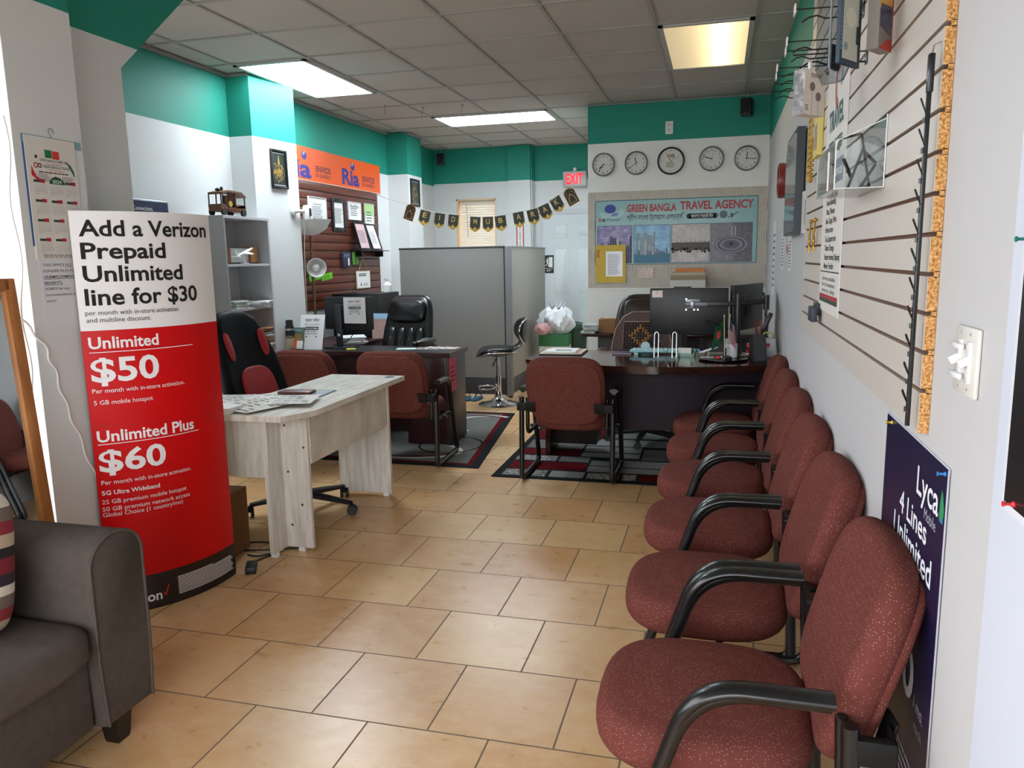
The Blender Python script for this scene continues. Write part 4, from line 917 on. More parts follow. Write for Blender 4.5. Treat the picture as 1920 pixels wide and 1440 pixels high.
s = MB(); s.tube([(0, 0, 1.36), (.03, -.02, 1.42), (.05, -.03, 1.42)], .006); s.build('gooseneck', mat('7A624A', .35, .7), t)
R = Vector((.55, -.80, -.12)).to_track_quat('Z', 'Y').to_matrix()
s = MB(); s.lathe([(.018, 0), (.05, .02), (.082, .075), (.085, .10), (.081, .10), (.078, .076), (.046, .024), (.015, .006)], (.045, -.03, 1.43), 24, R); s.build('reading_shade', WHITE, t, smooth=60)
s = MB(); s.ball(Vector((.045, -.03, 1.43)) + R @ Vector((0, 0, .055)), .034); s.build('bulb', WHITE, t)
# --- rugs
def rug_mat(kind):
    T_ = NT('rug_'+kind); v_ = T_.coord('Object'); n_ = T_.noise(v_, 90, 4)
    return T_.set(T_.mix(n_, '4E4E4C', '7A7A76') if kind == 'grey' else T_.mix(n_, '17181A', '25262A'), .95, Specular_IOR_Level=.1)
RG, RB, RR, RL = rug_mat('grey'), rug_mat('black'), fabric('rug_red', '4E0A10', '620F16'), fabric('rug_light', '77777A', '92918E')
def spk():
    T_ = NT('rug_speckle'); v_ = T_.coord('Object', scale=(1, 2, 1)); n_ = T_.noise(v_, 55, 4, .7); return T_.set(T_.ramp(n_, [(.45, '3A3A3C'), (.55, 'A8A7A2')]), .95)
RS = spk()
def flat(s, x0, y0, x1, y1, z): s.bm.faces.new([s.bm.verts.new(p) for p in ((x0, y0, z), (x1, y0, z), (x1, y1, z), (x0, y1, z))]).material_index = s.mi
t = thing('area_rug', 'black, grey and red checked rug under the dark desk on the right', 'rug', (-1.475, 4.885, 0), radians(1))
s = MB(); s.prism([(0, 0), (1.2, -.015), (1.2, 1.75), (.02, 1.75)], .0005, .006); s.build('pile', RB, t, smooth=0)
s = MB(); cells = [(.06, .05, .25, .20, 4), (.27, .05, .36, .20, 4), (.385, .05, .62, .20, 3), (.64, .05, .86, .19, 4), (.88, .05, .97, .19, 4), (.99, .04, 1.18, .19, 2), (.06, .23, .60, .43, 2), (.62, .22, .80, .36, 3), (.62, .38, .80, .52, 0), (.82, .22, 1.18, .35, 3), (.82, .37, 1.18, .55, 3), (.06, .46, .36, .60, 4), (.38, .46, .60, .60, 0), (.06, .63, .5, .80, 2), (.52, .62, .95, .75, 3), (.97, .58, 1.18, .9, 0), (.52, .78, .95, .95, 3), (.06, .83, .5, 1.1, 0), (.52, .98, 1.18, 1.2, 3), (.06, 1.15, .6, 1.6, 2), (.63, 1.25, 1.18, 1.6, 0)]
for x0, y0, x1, y1, m in cells: s.use(m); flat(s, x0, y0, x1, y1, .0066)
s.build('pattern', [RG, RB, RR, RL, RS], t, smooth=0)
t = thing('area_rug', 'grey rug with pale swirls and red border under the left dark desk', 'rug', (-3.45, 5.075, 0), radians(-0.5))
s = MB(); s.prism([(0, 0), (1.83, 0), (1.57, 1.95), (0, 1.95)], .0005, .006); s.build('pile', RB, t, smooth=0)
s = MB(); s.bm.faces.new([s.bm.verts.new((x, y, .0064)) for x, y in ((.0, .06), (1.76, .06), (1.51, 1.9), (0, 1.9))]); s.build('red_border', RR, t, smooth=0)
s = MB(); s.bm.faces.new([s.bm.verts.new((x, y, .0067)) for x, y in ((.0, .10), (1.715, .10), (1.475, 1.86), (0, 1.86))]); s.build('grey_field', RG, t, smooth=0)
def curve_band(s, c, rx, ry, w, a0, a1, z, n=26):
    for k in range(n):
        p, q = a0+(a1-a0)*k/n, a0+(a1-a0)*(k+1)/n
        s.bm.faces.new([s.bm.verts.new((c[0]+(rx+o)*cos(a), c[1]+(ry+o)*sin(a), z)) for a, o in ((p, 0), (p, w), (q, w), (q, 0))]).material_index = s.mi
CREAM = fabric('rug_cream', 'B4B2AC', 'CBC9C3')
for c_, rx_, ry_, w_, a0_, a1_, z_, m_ in (((1.15, .40), .38, .22, .04, -pi*.55, pi*.45, .0069, CREAM), ((1.42, 1.45), .28, .30, .05, pi*.35, pi*1.45, .0069, CREAM), ((1.40, .62), .24, .26, .02, 0, 2*pi, .0070, RB), ((.9, .9), .5, .1, .02, 0, pi, .0070, RB), ((1.0, .5), .55, .30, .03, -pi*.6, -pi*.1, .0071, RR), ((1.35, 1.55), .26, .2, .03, pi*.2, pi*.7, .0071, RR)):
    s = MB(); curve_band(s, c_, rx_, ry_, w_, a0_, a1_, z_); s.build('swirl', m_, t, smooth=0)
# --- left dark desk
t = thing('office_desk', 'dark red wooden desk on the left with black inset top and pink notice', 'desk')
def dp(name, *a, m=REDWOOD, p=None, bev=.003): q = MB(); q.bb(*a, bev); return q.build(name, m, p or t, smooth=0 if not bev else 38)
s = MB(); s.prism([(-3.466, 5.62), (-2.01, 5.62), (-2.01, 6.07), (-3.405, 6.07), (-3.405, 6.0)], .715, .75); s.build('desktop', REDWOOD, t); dp('writing_inset', -3.37, 5.66, .7495, -2.09, 6.03, .7515, m=mat('15161A', .35), bev=0)
dp('side_panel', -2.06, 5.635, .012, -2.03, 6.05, .715, m=mat('35292A', .35)); dp('modesty_panel', -3.39, 5.70, .10, -2.06, 5.72, .715); dp('pedestal', -2.40, 5.66, .012, -2.06, 6.04, .715); dp('side_panel', -3.41, 5.66, .012, -3.385, 6.05, .715)
dp('return_top', -3.66, 6.07, .715, -3.06, 7.45, .75, m=mat('3A2022', .35)); dp('return_panel', -3.10, 6.10, .05, -3.08, 7.42, .715)
t = sheet('pink_notice', 'bright pink printed notice hanging on the side of the left dark desk', 'notice', (-2.028, 5.645, .432), LW, .17, .272, mat('E0607E', .7), .001)
ink(t, 'lettering', mat('7A2038', .7), lambda s: [greek(s, .03, .14, .19-.035*k, .21-.035*k, 1, -.002, .6, k) for k in range(4)])
def sitem(label, x0, y, z0, w, h, red, tilt, grp, skew=0):
    t = sheet('entry_notice', label, 'notice', (x0, y, z0), 0, w, h, mat('DCDCDD', .5), .0015, grp, (radians(-tilt), 0, skew)); c = mat('B8481E', .6) if red else INK
    ink(t, 'bengali_heading', c, lambda s: s.text('প্রবেশ নিষেধ', w*.5, h*.80, h*.075, w*.60, .012, -.0022, 'C'))
    ink(t, 'heading', c if red else INK, lambda s: s.text('Entry is prohibited', w*.5, h*.70, h*.035, w*.62, .006, -.0022, 'C'))
    ink(t, 'block_border', INK, lambda s: s.rect(w*.22, h*.555, w*.78, h*.65, -.0020)); ink(t, 'reversed_lettering', PAPER, lambda s: s.text('NO CUSTOMERS', w*.5, h*.58, h*.045, w*.50, .012, -.0026, 'C'))
    ink(t, 'lettering', INK, lambda s: (s.text('BEYOND', w*.5, h*.49, h*.042, w*.40, .014, -.0022, 'C'), s.text('THIS POINT', w*.5, h*.425, h*.042, w*.52, .014, -.0022, 'C'), s.poly([(w*.26, h*.35), (w*.34, h*.35), (w*.30, h*.40)], -.0022), s.poly([(w*.66, h*.35), (w*.74, h*.35), (w*.70, h*.40)], -.0022)))
    return t
t = sitem('white no entry notice in a clear stand on the left dark desk', -3.38, 5.715, .752, .222, .296, False, 17, 'no entry notices at the left desk')
s = MB(); s.bb(-.003, .0005, 0, .225, .0035, .299); s.bb(-.003, .0, -.0, .225, .08, .003); s.build('clear_stand', ACRYLIC, t, smooth=0)
# monitor seen from behind on the left desk
t = thing('monitor', 'black monitor seen from behind on the left dark desk', 'monitor', (-2.99, 5.90, .7515), radians(-4))
s = MB(); s.bb(-.225, -.02, .155, .225, .012, .425, .006); s.bb(-.12, -.035, .19, .12, -.015, .36, .012); s.build('housing', mat('15171B', .5), t)
s = MB(); s.bb(-.215, .0125, .165, .215, .0135, .415); s.build('screen', mat('0A0B0D', .1), t, smooth=0)
s = MB(); s.bb(-.105, -.055, .01, -.045, -.035, .36, .008); s.build('stand_neck', mat('2A2C30', .45), t); s = MB(); s.cyl((-.075, -.0558, .11), (-.075, -.0565, .11), .012); s.build('cable_hole', mat('CFD0D2', .5), t)
s = MB(); s.bb(-.19, -.11, 0, .05, .06, .010, .004); s.build('stand_foot', BLACKPLASTIC, t)
t = sitem('white no entry notice taped on the back of the left desk monitor', -3.02, 5.868, .958, .205, .215, True, 0, 'no entry notices at the left desk', radians(-4))
# clutter on the left desk
t = thing('computer_tower', 'large black computer tower standing on the desk return by the cherry board', 'computer', (-3.33, 6.95, .75))
s = MB(); s.bb(-.24, -.25, .012, .24, .25, .415, .008); s.build('case', mat('0D0E10', .4), t); s = MB(); s.bb(.0, -.254, .03, .23, -.249, .40, .003); s.build('front_panel', mat('17181B', .5), t); s = MB(); s.cyl((.17, -.256, .36), (.17, -.253, .36), .012); s.build('power_button', mat('3A3C40', .4), t)
for x in (-.2, .2): s = MB(); s.bb(x-.03, -.2, 0, x+.03, .2, .013); s.build('foot', BLACKPLASTIC, t, smooth=0)
t = thing('dispenser_bottle', 'white spray bottle standing on the black computer tower', 'bottle', (-3.16, 7.08, 1.165)); s = MB(); s.lathe([(.04, 0), (.042, .01), (.042, .07), (.02, .09), (.012, .1)], (0, 0, 0), 18); s.build('bottle', WHITE, t); s = MB(); s.cyl((0, 0, .1), (0, 0, .12), .011); s.bb(-.03, -.006, .12, .01, .006, .135, .003); s.build('nozzle', mat('BFC2C4', .4), t)
t = sheet('photo_card', 'upright photo of a crowd standing on the desk return beside the black leather chair', 'photo', (-3.13, 6.62, .752), 0, .16, .235, photo_mat('crowd_photo', [(.3, '6A4A42'), (.45, 'B89A92'), (.6, '8A625A'), (.75, 'D8C8C4')], (40, 40, 40), 3), .004, None, (radians(-10), 0, 0)); ink(t, 'sky_strip', mat('8FB2CC', .5), lambda s: s.rect(0, .185, .15, .235, -.0046))
t = thing('thermos', 'black and cream thermos on the left dark desk by the pilaster', 'thermos', (-3.418, 5.668, .7515)); s = MB(); s.lathe([(.036, 0), (.037, .01), (.037, .12), (.035, .13)], (0, 0, 0), 20); s.build('body', mat('C7B79A', .4), t); s = MB(); s.lathe([(.037, .10), (.037, .19), (.030, .205), (.03, .24), (.024, .25)], (0, 0, 0), 20); s.build('lid', mat('111214', .35), t); s = MB(); s.lathe([(.0375, .165), (.0375, .18)], (0, 0, 0), 20); s.build('silver_band', mat('BFC2C4', .25, .8), t)
t = thing('file_organizer', 'tan cardboard file organizer on the left dark desk behind the clear notice stand', 'organizer', (-3.375, 5.76, .7515)); 
for k in range(3): s = MB(); s.bb(-.05, -.08+.05*k, 0, .05, -.075+.05*k, .13+.02*k); s.build('divider', mat('B48E58', .8), t, smooth=0)
s = MB(); s.bb(-.05, -.08, 0, .05, .03, .004); s.build('base', mat('A8824E', .8), t, smooth=0); s = MB(); s.bb(-.045, -.06, .01, .045, -.03, .16); s.bb(-.045, -.015, .01, .045, .0, .18); s.build('folders', mat('6E8F86', .7), t, smooth=0)
t = thing('calculator', 'white calculator leaning on the left end of the left dark desk', 'calculator', (-3.452, 5.66, .7515), radians(20), None, (radians(-35), 0, radians(10))); s = MB(); s.bb(-.05, -.01, 0, .05, 0, .10, .003); s.build('case', mat('D4D6D6', .5), t); s = MB(); s.rect(-.04, .07, .04, .092, -.0105); s.build('display', mat('8FA0A0', .3), t, smooth=0)
s = MB(); [s.rect(-.04+.021*i, .01+.014*j, -.024+.021*i, .02+.014*j, -.0105) for i in range(4) for j in range(4)]; s.build('keys', mat('9A9CA0', .5), t, smooth=0)
t = thing('card_holder', 'clear holder with colourful cards at the front left of the left dark desk', 'card holder', (-3.355, 5.652, .7515), radians(8)); s = MB(); s.bb(-.055, -.02, 0, .055, .03, .008); s.bb(-.055, .022, 0, .055, .026, .05); s.bb(-.055, -.02, 0, .055, -.017, .025); s.build('holder', ACRYLIC, t, smooth=0)
for k, c in enumerate(('2E3A5A', 'C04A3A', 'D8D8D4')): s = MB(); s.box((-.03+.03*k, .008-.006*k, .045), (.05, .003, .07), .1*k, 0, Matrix.Rotation(radians(-20), 3, 'X')); s.build('card', mat(c, .5), t, smooth=0)
paper_stack('paper_stack', 'messy pile of white papers behind the monitor on the left dark desk', 'papers', (-3.14, 6.22, .7505), .5, .21, .30, 12, .006, ['E2E2E2', 'CFCFD2', 'DADAD6', 'B9BCC0'], None, .03, 12)
s = MB(); s.tube(round_path([(-3.10, 5.78, .765), (-3.18, 5.90, .757), (-3.05, 6.0, .80), (-2.98, 5.93, .86)], .05), .004, 6); tag(s.build('monitor_cable', BLACKPLASTIC), 'loose black cable lying behind the left desk monitor', 'cable')
t = thing('note_pad', 'yellow sticky pad at the foot of the left desk monitor', 'note pad', (-2.915, 5.755, .7515)); s = MB(); s.box((0, 0, .004), (.07, .05, .008), .3); s.build('sheet', mat('D2CF4A', .7), t, smooth=0)
t = thing('loose_paper', 'pale green slip lying on the right half of the left dark desk', 'paper', (-2.47, 5.86, .7518)); s = MB(); s.box((0, 0, .0008), (.16, .10, .0015), .2); s.build('sheet', mat('C2D6CC', .7), t, smooth=0)
for k, (x, y, r, c, lb) in enumerate(((-2.24, 5.90, .15, 'B0A6A0', 'printed leaflet at the right end of the left dark desk, underneath'), (-2.19, 5.945, -.1, 'DCD8D2', 'white leaflet with dark pictures at the right end of the left dark desk, on top'))):
    t = thing('leaflet', lb, 'leaflet', (x, y, .7518+.002*k), r, 'leaflets on the left dark desk'); s = MB(); s.bb(-.14, -.06, 0, .14, .06, .0016); s.build('sheet', mat(c, .6), t, smooth=0)
    s = MB(); rr = random.Random(k); [flat(s, x0, y0, x0+.05, y0+.035, .0022) for x0, y0 in ((-.12, -.05), (-.05, -.045), (.03, -.05), (-.11, .01), (-.03, .012), (.06, .01))]; s.build('pictures', mat('5A3A38', .6), t, smooth=0)
# --- things on the white desk
t = thing('newspaper', 'open newspaper sheets spread on the near corner of the white desk', 'newspaper', (0, 0, .7505))
for k, (c, w, d, rz, col) in enumerate((((-2.40, 3.42), .40, .52, .25, 'C8C5C0'), ((-2.30, 3.40), .42, .36, -.35, 'D8D5D0'), ((-2.17, 3.47), .36, .26, .30, 'E0DDD8'))):
    def sf(a, b_, c=c, w=w, d=d, rz=rz, k=k):
        x, y = (a-.5)*w, (b_-.5)*d; z = .003+.008*k+.014*math.sin(pi*a)*math.sin(pi*b_)*(1 if k < 2 else .3)
        return (c[0]+x*cos(rz)-y*sin(rz), c[1]+x*sin(rz)+y*cos(rz), z)
    s = MB(); s.grid(sf, 10, 8); o = s.build('sheet', mat(col, .75), t, smooth=60)
    def lift(p, q, z): return (p, q, z)
    s = MB(); rr = random.Random(k+20)
    for i in range(7):
        for j in range(9):
            if rr.random() < (.75 if k < 2 else .45):
                a0, b0 = .06+.13*i, .06+.1*j; e = .09 if rr.random() < .7 else .11
                vs = [Vector(sf(a, b_))+Vector((0, 0, .0012)) for a, b_ in ((a0, b0), (a0+e, b0), (a0+e, b0+.035), (a0, b0+.035))]
                s.bm.faces.new([s.bm.verts.new(v) for v in vs])
    s.build('print', mat('6A6A6C', .8), o, smooth=0)
t = thing('magazine_block', 'white paper block at the front edge of the white desk, under the newspaper', 'papers', (-2.42, 3.235, .7505), 0); s = MB(); s.bb(-.25, -.075, 0, .16, .05, .028, .002); s.build('pages', mat('E4E2E0', .7), t, smooth=0)
t = thing('desk_calendar', 'small dark patterned box with white letters at the edge of the standee on the white desk', 'box', (-2.62, 3.72, .7505), .2) if False else None
t = thing('picture_board', 'grey laminated card with blue picture lying on the white desk', 'card', (-2.20, 3.77, .7505), radians(4)); s = MB(); s.bb(-.13, -.10, 0, .14, .10, .004, .001); s.build('board', mat('55606A', .4), t, smooth=0); s = MB(); flat(s, -.12, -.09, .13, .09, .0045); s.build('print', mat('9FB0B4', .4), t, smooth=0)
t = thing('wallet', 'reddish brown wallet lying on the laminated card on the white desk', 'wallet', (-2.235, 3.74, .7552), radians(6)); s = MB(); s.bb(-.095, -.045, 0, .095, .045, .016, .006); s.build('cover', mat('5A2622', .45), t); s = MB(); flat(s, -.085, -.006, .085, -.003, .0166); s.build('seam', mat('3A1614', .5), t, smooth=0); s = MB(); s.cyl((.05, 0, .016), (.05, 0, .0185), .008); s.build('snap', mat('C9A07A', .3, .8), t)
# --- gaming chair
t = thing('gaming_chair', 'black and red racing style office chair behind the white desk', 'chair', (-2.36, 3.96, 0), radians(266))
for k in range(5):
    a = 2*pi*k/5+.35; ca, sa = cos(a), sin(a)
    s = MB(); s.tube([(.03*ca, .03*sa, .105), (.17*ca, .17*sa, .09), (.31*ca, .31*sa, .072)], [.030, .026, .018], 10, (1, .7)); s.build('base_arm', BLACKPLASTIC, t)
    s = MB(); Rm = Matrix.Rotation(a+.4*k, 3, 'Z') @ Matrix.Rotation(pi/2, 3, 'X')
    for o in (-.016, .016): s.lathe([(.006, -.009), (.029, -.009), (.031, 0), (.029, .009), (.006, .009)], Vector((.315*ca, .315*sa, .031)) + Matrix.Rotation(a+.4*k, 3, 'Z') @ Vector((0, o, 0)), 16, Rm)
    s.cyl((.312*ca, .312*sa, .03), (.312*ca, .312*sa, .07), .01); s.build('caster', mat('0F0F10', .5), t)
s = MB(); s.cyl((0, 0, .09), (0, 0, .25), .028); s.cyl((0, 0, .25), (0, 0, .40), .018); s.build('gas_lift', BLACKPLASTIC, t)
s = MB(); s.slab(superell(.52, .52, 4, 40), .045, .39, .50, .02); s.build('seat', LEATHER, t, smooth=60)
for sx in (-1, 1): s = MB(); s.tube([(sx*.27, -.12, .42), (sx*.30, -.10, .66), (sx*.29, .0, .67), (sx*.29, .16, .67)], .018, 10, (1.3, .9)); s.build('armrest', BLACKPLASTIC, t, smooth=60)
an = radians(17)
def gb(x, v, d): d2 = d+.45*x*x; return (x, -.235-v*sin(an)+d2*cos(an), .50+v*cos(an)+d2*sin(an))
prof = [(-.23, 0), (-.255, .12), (-.265, .26), (-.25, .42), (-.215, .56), (-.17, .67), (-.10, .715), (0, .725), (.10, .715), (.17, .67), (.215, .56), (.25, .42), (.265, .26), (.255, .12), (.23, 0)]
s = MB(); s.slab(prof, .04, -.05, .035, .008, .008, gb); s.build('backrest', fabric('black_vinyl', '121316', '1C1D21', None, .5), t, smooth=60)
REDV = mat('A3101A', .55)
s = MB(); s.slab([(x, v) for x, v in superell(.30, .34, 3, 28, 0, .20)], .012, .030, .052, .004, 0, gb); s.build('red_lumbar_panel', REDV, t, smooth=60)
for sx in (-1, 1): s = MB(); s.slab([(sx*.155+x, .50+v+.12*x*sx) for x, v in superell(.062, .17, 2.4, 20)], .008, .030, .048, .003, 0, gb); s.build('red_side_panel', REDV, t, smooth=60)
# carton and cords behind the standee
t = thing('cardboard_carton', 'brown carton with red print on the floor behind the standee', 'box', (-2.43, 3.22, 0), radians(4)); s = MB(); s.bb(-.17, -.12, 0, .10, .14, .33, .002); s.build('carton', mat('7A5330', .85), t, smooth=0); s = MB(); s.bb(-.17, -.12, .33, -.05, .14, .332); s.build('flap', mat('8A6038', .85), t, rot=(0, 0, 0), smooth=0); s = MB(); s.text('FRAGILE', -.03, .16, .04, .16, .02, -.122, 'C'); s.build('red_print', mat('C42A20', .7), t, smooth=0)
s = MB(); s.tube(round_path([(-2.47, 3.36, .005), (-2.30, 3.42, .012), (-2.16, 3.41, .006), (-2.14, 3.33, .006), (-2.22, 3.24, .006), (-2.28, 3.25, .006)], .08), .0042, 6); s.tube(round_path([(-2.45, 3.28, .005), (-2.28, 3.31, .006), (-2.13, 3.37, .006), (-2.02, 3.42, .006)], .08), .004, 6); s.box((-2.15, 3.085, .018), (.05, .10, .034), .5, .005); s.tube([(-2.17, 3.11, .012), (-2.19, 3.19, .006), (-2.16, 3.28, .006)], .004, 6)
tag(s.build('floor_cable', BLACKPLASTIC), 'black power cable and plug lying on the tiles beside the standee', 'cable')
# --- black leather executive chair at the left desk
def exec_chair(name, label, loc, rz, m, tuft, w=.52, seat_z=.47, top=1.12, ax=.05, az=0):
    t = thing(name, label, 'chair', loc, rz)
    for k in range(5):
        a = 2*pi*k/5+.2; s = MB(); s.tube([(.03*cos(a), .03*sin(a), .10), (.30*cos(a), .30*sin(a), .07)], [.03, .018], 10); s.build('base_arm', BLACKPLASTIC, t)
        s = MB(); s.lathe([(.006, -.02), (.028, -.02), (.030, 0), (.028, .02), (.006, .02)], (.30*cos(a), .30*sin(a), .03), 14, Matrix.Rotation(pi/2, 3, 'X')); s.cyl((.3*cos(a), .3*sin(a), .03), (.3*cos(a), .3*sin(a), .07), .01); s.build('caster', mat('0F0F10', .5), t)
    s = MB(); s.cyl((0, 0, .09), (0, 0, seat_z-.1), .026); s.build('gas_lift', BLACKPLASTIC, t)
    s = MB(); s.slab(superell(w, .52, 4, 40), .05, seat_z-.11, seat_z, .03); s.build('seat', m, t, smooth=60)
    for sx in (-1, 1):
        s = MB(); s.tube([(sx*(w/2+.02), -.2, seat_z-.02), (sx*(w/2+ax), -.18, seat_z+.18+az), (sx*(w/2+ax), -.05, seat_z+.235+az), (sx*(w/2+ax), .16, seat_z+.225+az), (sx*(w/2+ax-.01), .22, seat_z+.15+az), (sx*(w/2+.02), .12, seat_z-.04)], .02, 10); s.build('arm_frame', BLACKPLASTIC, t, smooth=60)
        s = MB(); s.slab(superell(.085, .36, 3, 24, sx*(w/2+ax), .03), .018, seat_z+.235+az, seat_z+.275+az, .012); s.build('arm_pad', m, t, smooth=60)
    H = top-seat_z+.02; an = radians(14)
    def f(x, v, d): d2 = d+.35*x*x; return (x, -.24-v*sin(an)+d2*cos(an), seat_z-.02+v*cos(an)+d2*sin(an))
    out = [(x*(1.0 if v < H*.55 else 1-.12*((v-H*.55)/(H*.45))), v) for x, v in superell(w, H*1.03, 5, 44, 0, H*.515)]
    s = MB(); s.slab(out, .05, -.06, .035, .01, .01, f); bk = s.build('backrest', m, t, smooth=60)
    s = MB(); s.slab(superell(w*.74, H*.32, 4, 36, 0, H*.80), .035, .02, .085, .02, 0, f); s.build('headrest_pad', m, t, smooth=60)
    if tuft:
        for i in range(4):
            s = MB(); s.slab(superell(w*.205, H*.50, 3.2, 24, (i-1.5)*w*.19, H*.34), .028, .02, .07, .016, 0, f); s.build('tufted_roll', m, bk, smooth=60)
            s = MB(); s.ball(f((i-1.5)*w*.19, H*.30, .088), .012, 10); s.build('button', m, bk)
    return t
exec_chair('executive_chair', 'black leather executive chair with tufted back behind the left dark desk', (-2.82, 6.30, .006), pi-radians(10), LEATHER, True, .52, .47, 1.15, .13, .045)
# --- grey cubicle wall
CUB, CUBS = mat('8C8A88', .6), mat('A29F98', .6)
t = thing('cubicle_partition', 'tall grey cubicle partition with black kick plate in front of the rear window', 'partition')
def cp(name, *a, m=CUB, bev=.004): q = MB(); q.bb(*a, bev); return q.build(name, m, t)
cp('front_panel', -3.34, 7.83, .21, -2.165, 7.875, 1.585); cp('top_cap', -3.345, 7.825, 1.58, -2.16, 7.88, 1.60, m=mat('3C3E42', .5))
cp('kick_plate', -3.33, 7.84, .03, -2.17, 7.87, .21, m=mat('3A3C40', .45)); cp('corner_post', -2.165, 7.825, .02, -2.10, 7.885, 1.595, m=mat('7E7F82', .5)); cp('post_gap', -2.174, 7.823, .02, -2.163, 7.83, 1.60, m=BLACK, bev=0)
cp('side_panel', -2.15, 7.885, .21, -2.105, 9.50, 1.585, m=CUBS); cp('top_cap', -2.155, 7.885, 1.58, -2.10, 9.51, 1.60, m=mat('8A8C90', .5)); cp('kick_plate', -2.14, 7.885, .03, -2.115, 9.5, .21, m=mat('4A4C50', .45))
for x, y in ((-3.3, 7.85), (-2.13, 7.86), (-2.13, 9.45)): cp('levelling_foot', x-.02, y-.015, 0, x+.02, y+.015, .035, m=BLACKPLASTIC, bev=0)
# --- bar stool
t = thing('bar_stool', 'low black and chrome swivel stool in front of the grey partition', 'stool', (-2.149, 7.45, 0), radians(112))
s = MB(); s.lathe([(.205, 0), (.208, .006), (.19, .018), (.10, .035), (.055, .06), (.035, .10), (.03, .14)], (0, 0, 0), 40); s.build('base', CHROME, t, smooth=60)
s = MB(); s.cyl((0, 0, .10), (0, 0, .30), .03); s.cyl((0, 0, .30), (0, 0, .50), .021); s.build('column', CHROME, t)
s = MB(); s.tube(round_path([(-.02, .03, .19), (-.12, .07, .18), (-.12, .20, .18), (.12, .20, .18), (.12, .07, .18), (.02, .03, .19)], .07), .009, 10); s.build('footrest', CHROME, t, smooth=60)
s = MB(); s.lathe([(.03, .49), (.09, .51), (.09, .52)], (0, 0, 0), 20); s.cyl((-.03, .02, .48), (-.05, .06, .40), .006); s.build('swivel_plate', BLACKPLASTIC, t)
def sf_(x, y, z): return (x*(1-.10*max(0, y)/.2), y, .555+z-.05*max(0, (y-.08)/.14)**2-.012*math.cos(x*9)+.012*max(0, (-y-.05)/.12)**2 + .06*x*x)
SO = superell(.40, .40, 2.7, 36, 0, .02)
s = MB(); s.slab(SO, .028, -.03, .035, .012, .012, sf_); s.build('seat', LEATHER, t, smooth=70)
s = MB(); s.tube([sf_(x*1.0, .02+(y-.02)*1.0, -.012) for x, y in SO], .007, 8, None, True); s.build('chrome_trim', CHROME, t, smooth=60)
def bf_(u, v, d):
    r = .24; a = u/r; return ((r-d)*sin(a)*.98, -.275+(r-(r-d)*cos(a))*.9-.10*(v-.13), .615+v+.0*d)
BO = [(u*(.62+.38*min(1, max(0, (v+.01)/.12))), v) for u, v in superell(.44, .26, 2.8, 40, 0, .13)]
s = MB(); s.slab(BO, .022, -.028, .022, .008, .006, bf_); s.build('backrest', LEATHER, t, smooth=70)
s = MB(); s.tube([bf_(u, v, -.008) for u, v in BO], .007, 8, None, True); s.build('chrome_trim', CHROME, t, smooth=60)
s = MB(); s.tube([(0, -.10, .565), (0, -.17, .575), (0, -.225, .61), (0, -.25, .68)], [.085, .085, .08, .075], 14, (1, .3), up=(0, 0, 1)); s.build('seat_neck', LEATHER, t, smooth=60)
# slippers
for k, (x, rz, lb) in enumerate(((-2.56, .3, 'left blue slipper of the pair by the grey partition'), (-2.45, -.1, 'right blue slipper of the pair by the grey partition'))):
    t = thing('slipper', lb, 'slipper', (x, 7.66, 0), rz, 'blue slippers'); s = MB(); s.slab(superell(.085, .24, 2.6, 24), .008, 0, .022, .002); s.build('sole', mat('20506E', .7), t); s = MB(); s.tube([(-.042, .04, .015), (-.03, .05, .05), (0, .055, .06), (.03, .05, .05), (.042, .04, .015)], .012, 8, (1, .35)); s.build('strap', mat('173C54', .7), t)
# --- cartons and bags by the rear door
GR = mat('2C6A3E', .6)
for k, (z, lb) in enumerate(((0, 'white and green paper carton by the rear door, bottom of the stack'), (.305, 'white and green paper carton by the rear door, top of the stack'))):
    t = thing('paper_carton', lb, 'box', (-1.82, 8.70, z), radians(3), 'paper cartons by the rear door'); s = MB(); s.bb(-.16, -.14, 0, .17, .14, .18, .002); s.build('carton', mat('D8DAD4', .7), t, smooth=0); s = MB(); s.bb(-.165, -.145, .17, .175, .145, .30, .002); s.build('lid', GR if k else mat('CFD2CC', .7), t, smooth=0)
    s = MB()
    for i in range(4): s.ring2(-.11+.075*i, .085, .014, .02, -.141, 12, -.3, pi+.3); s.rect(-.12+.075*i, .06, -.10+.075*i, .085, -.141)
    s.build('pictogram', mat('3A3C3E', .7), t, smooth=0)
s = MB(); rr = random.Random(3)
def bagshape(a, b_):
    th = 2*pi*a; v = b_; r = (.02+.17*math.sin(pi*min(.97, v*.86+.08))**.6)*(1+.14*sin(5*th+7*v)+.09*sin(11*th-9*v)); return (r*cos(th)*1.05, r*sin(th)*.8, .30*v+.02*sin(7*th)*v)
t = thing('plastic_bag', 'crumpled white plastic bag on the paper cartons by the rear door', 'bag', (-1.80, 8.70, .606)); s.grid(bagshape, 36, 12); s.build('bag', mat('D4D8DC', .3, 0, .6), t, smooth=25); s = MB(); s.tube([(-.05, 0, .28), (-.08, 0, .36), (-.02, 0, .38), (.01, 0, .3)], .014, 8, (1, .3)); s.tube([(.05, 0, .28), (.10, .02, .35), (.06, .02, .37), (.03, 0, .3)], .014, 8, (1, .3)); s.build('handle', mat('D4D8DC', .3, 0, .6), t, smooth=60)
t = thing('plastic_bag', 'small pink bag at the left of the crumpled white bag by the rear door', 'bag', (-1.93, 8.57, .606)); s = MB(); s.grid(lambda a, b_: tuple(Vector(bagshape(a, b_))*.45), 24, 8); s.build('bag', mat('D8A8AC', .5), t, smooth=25)
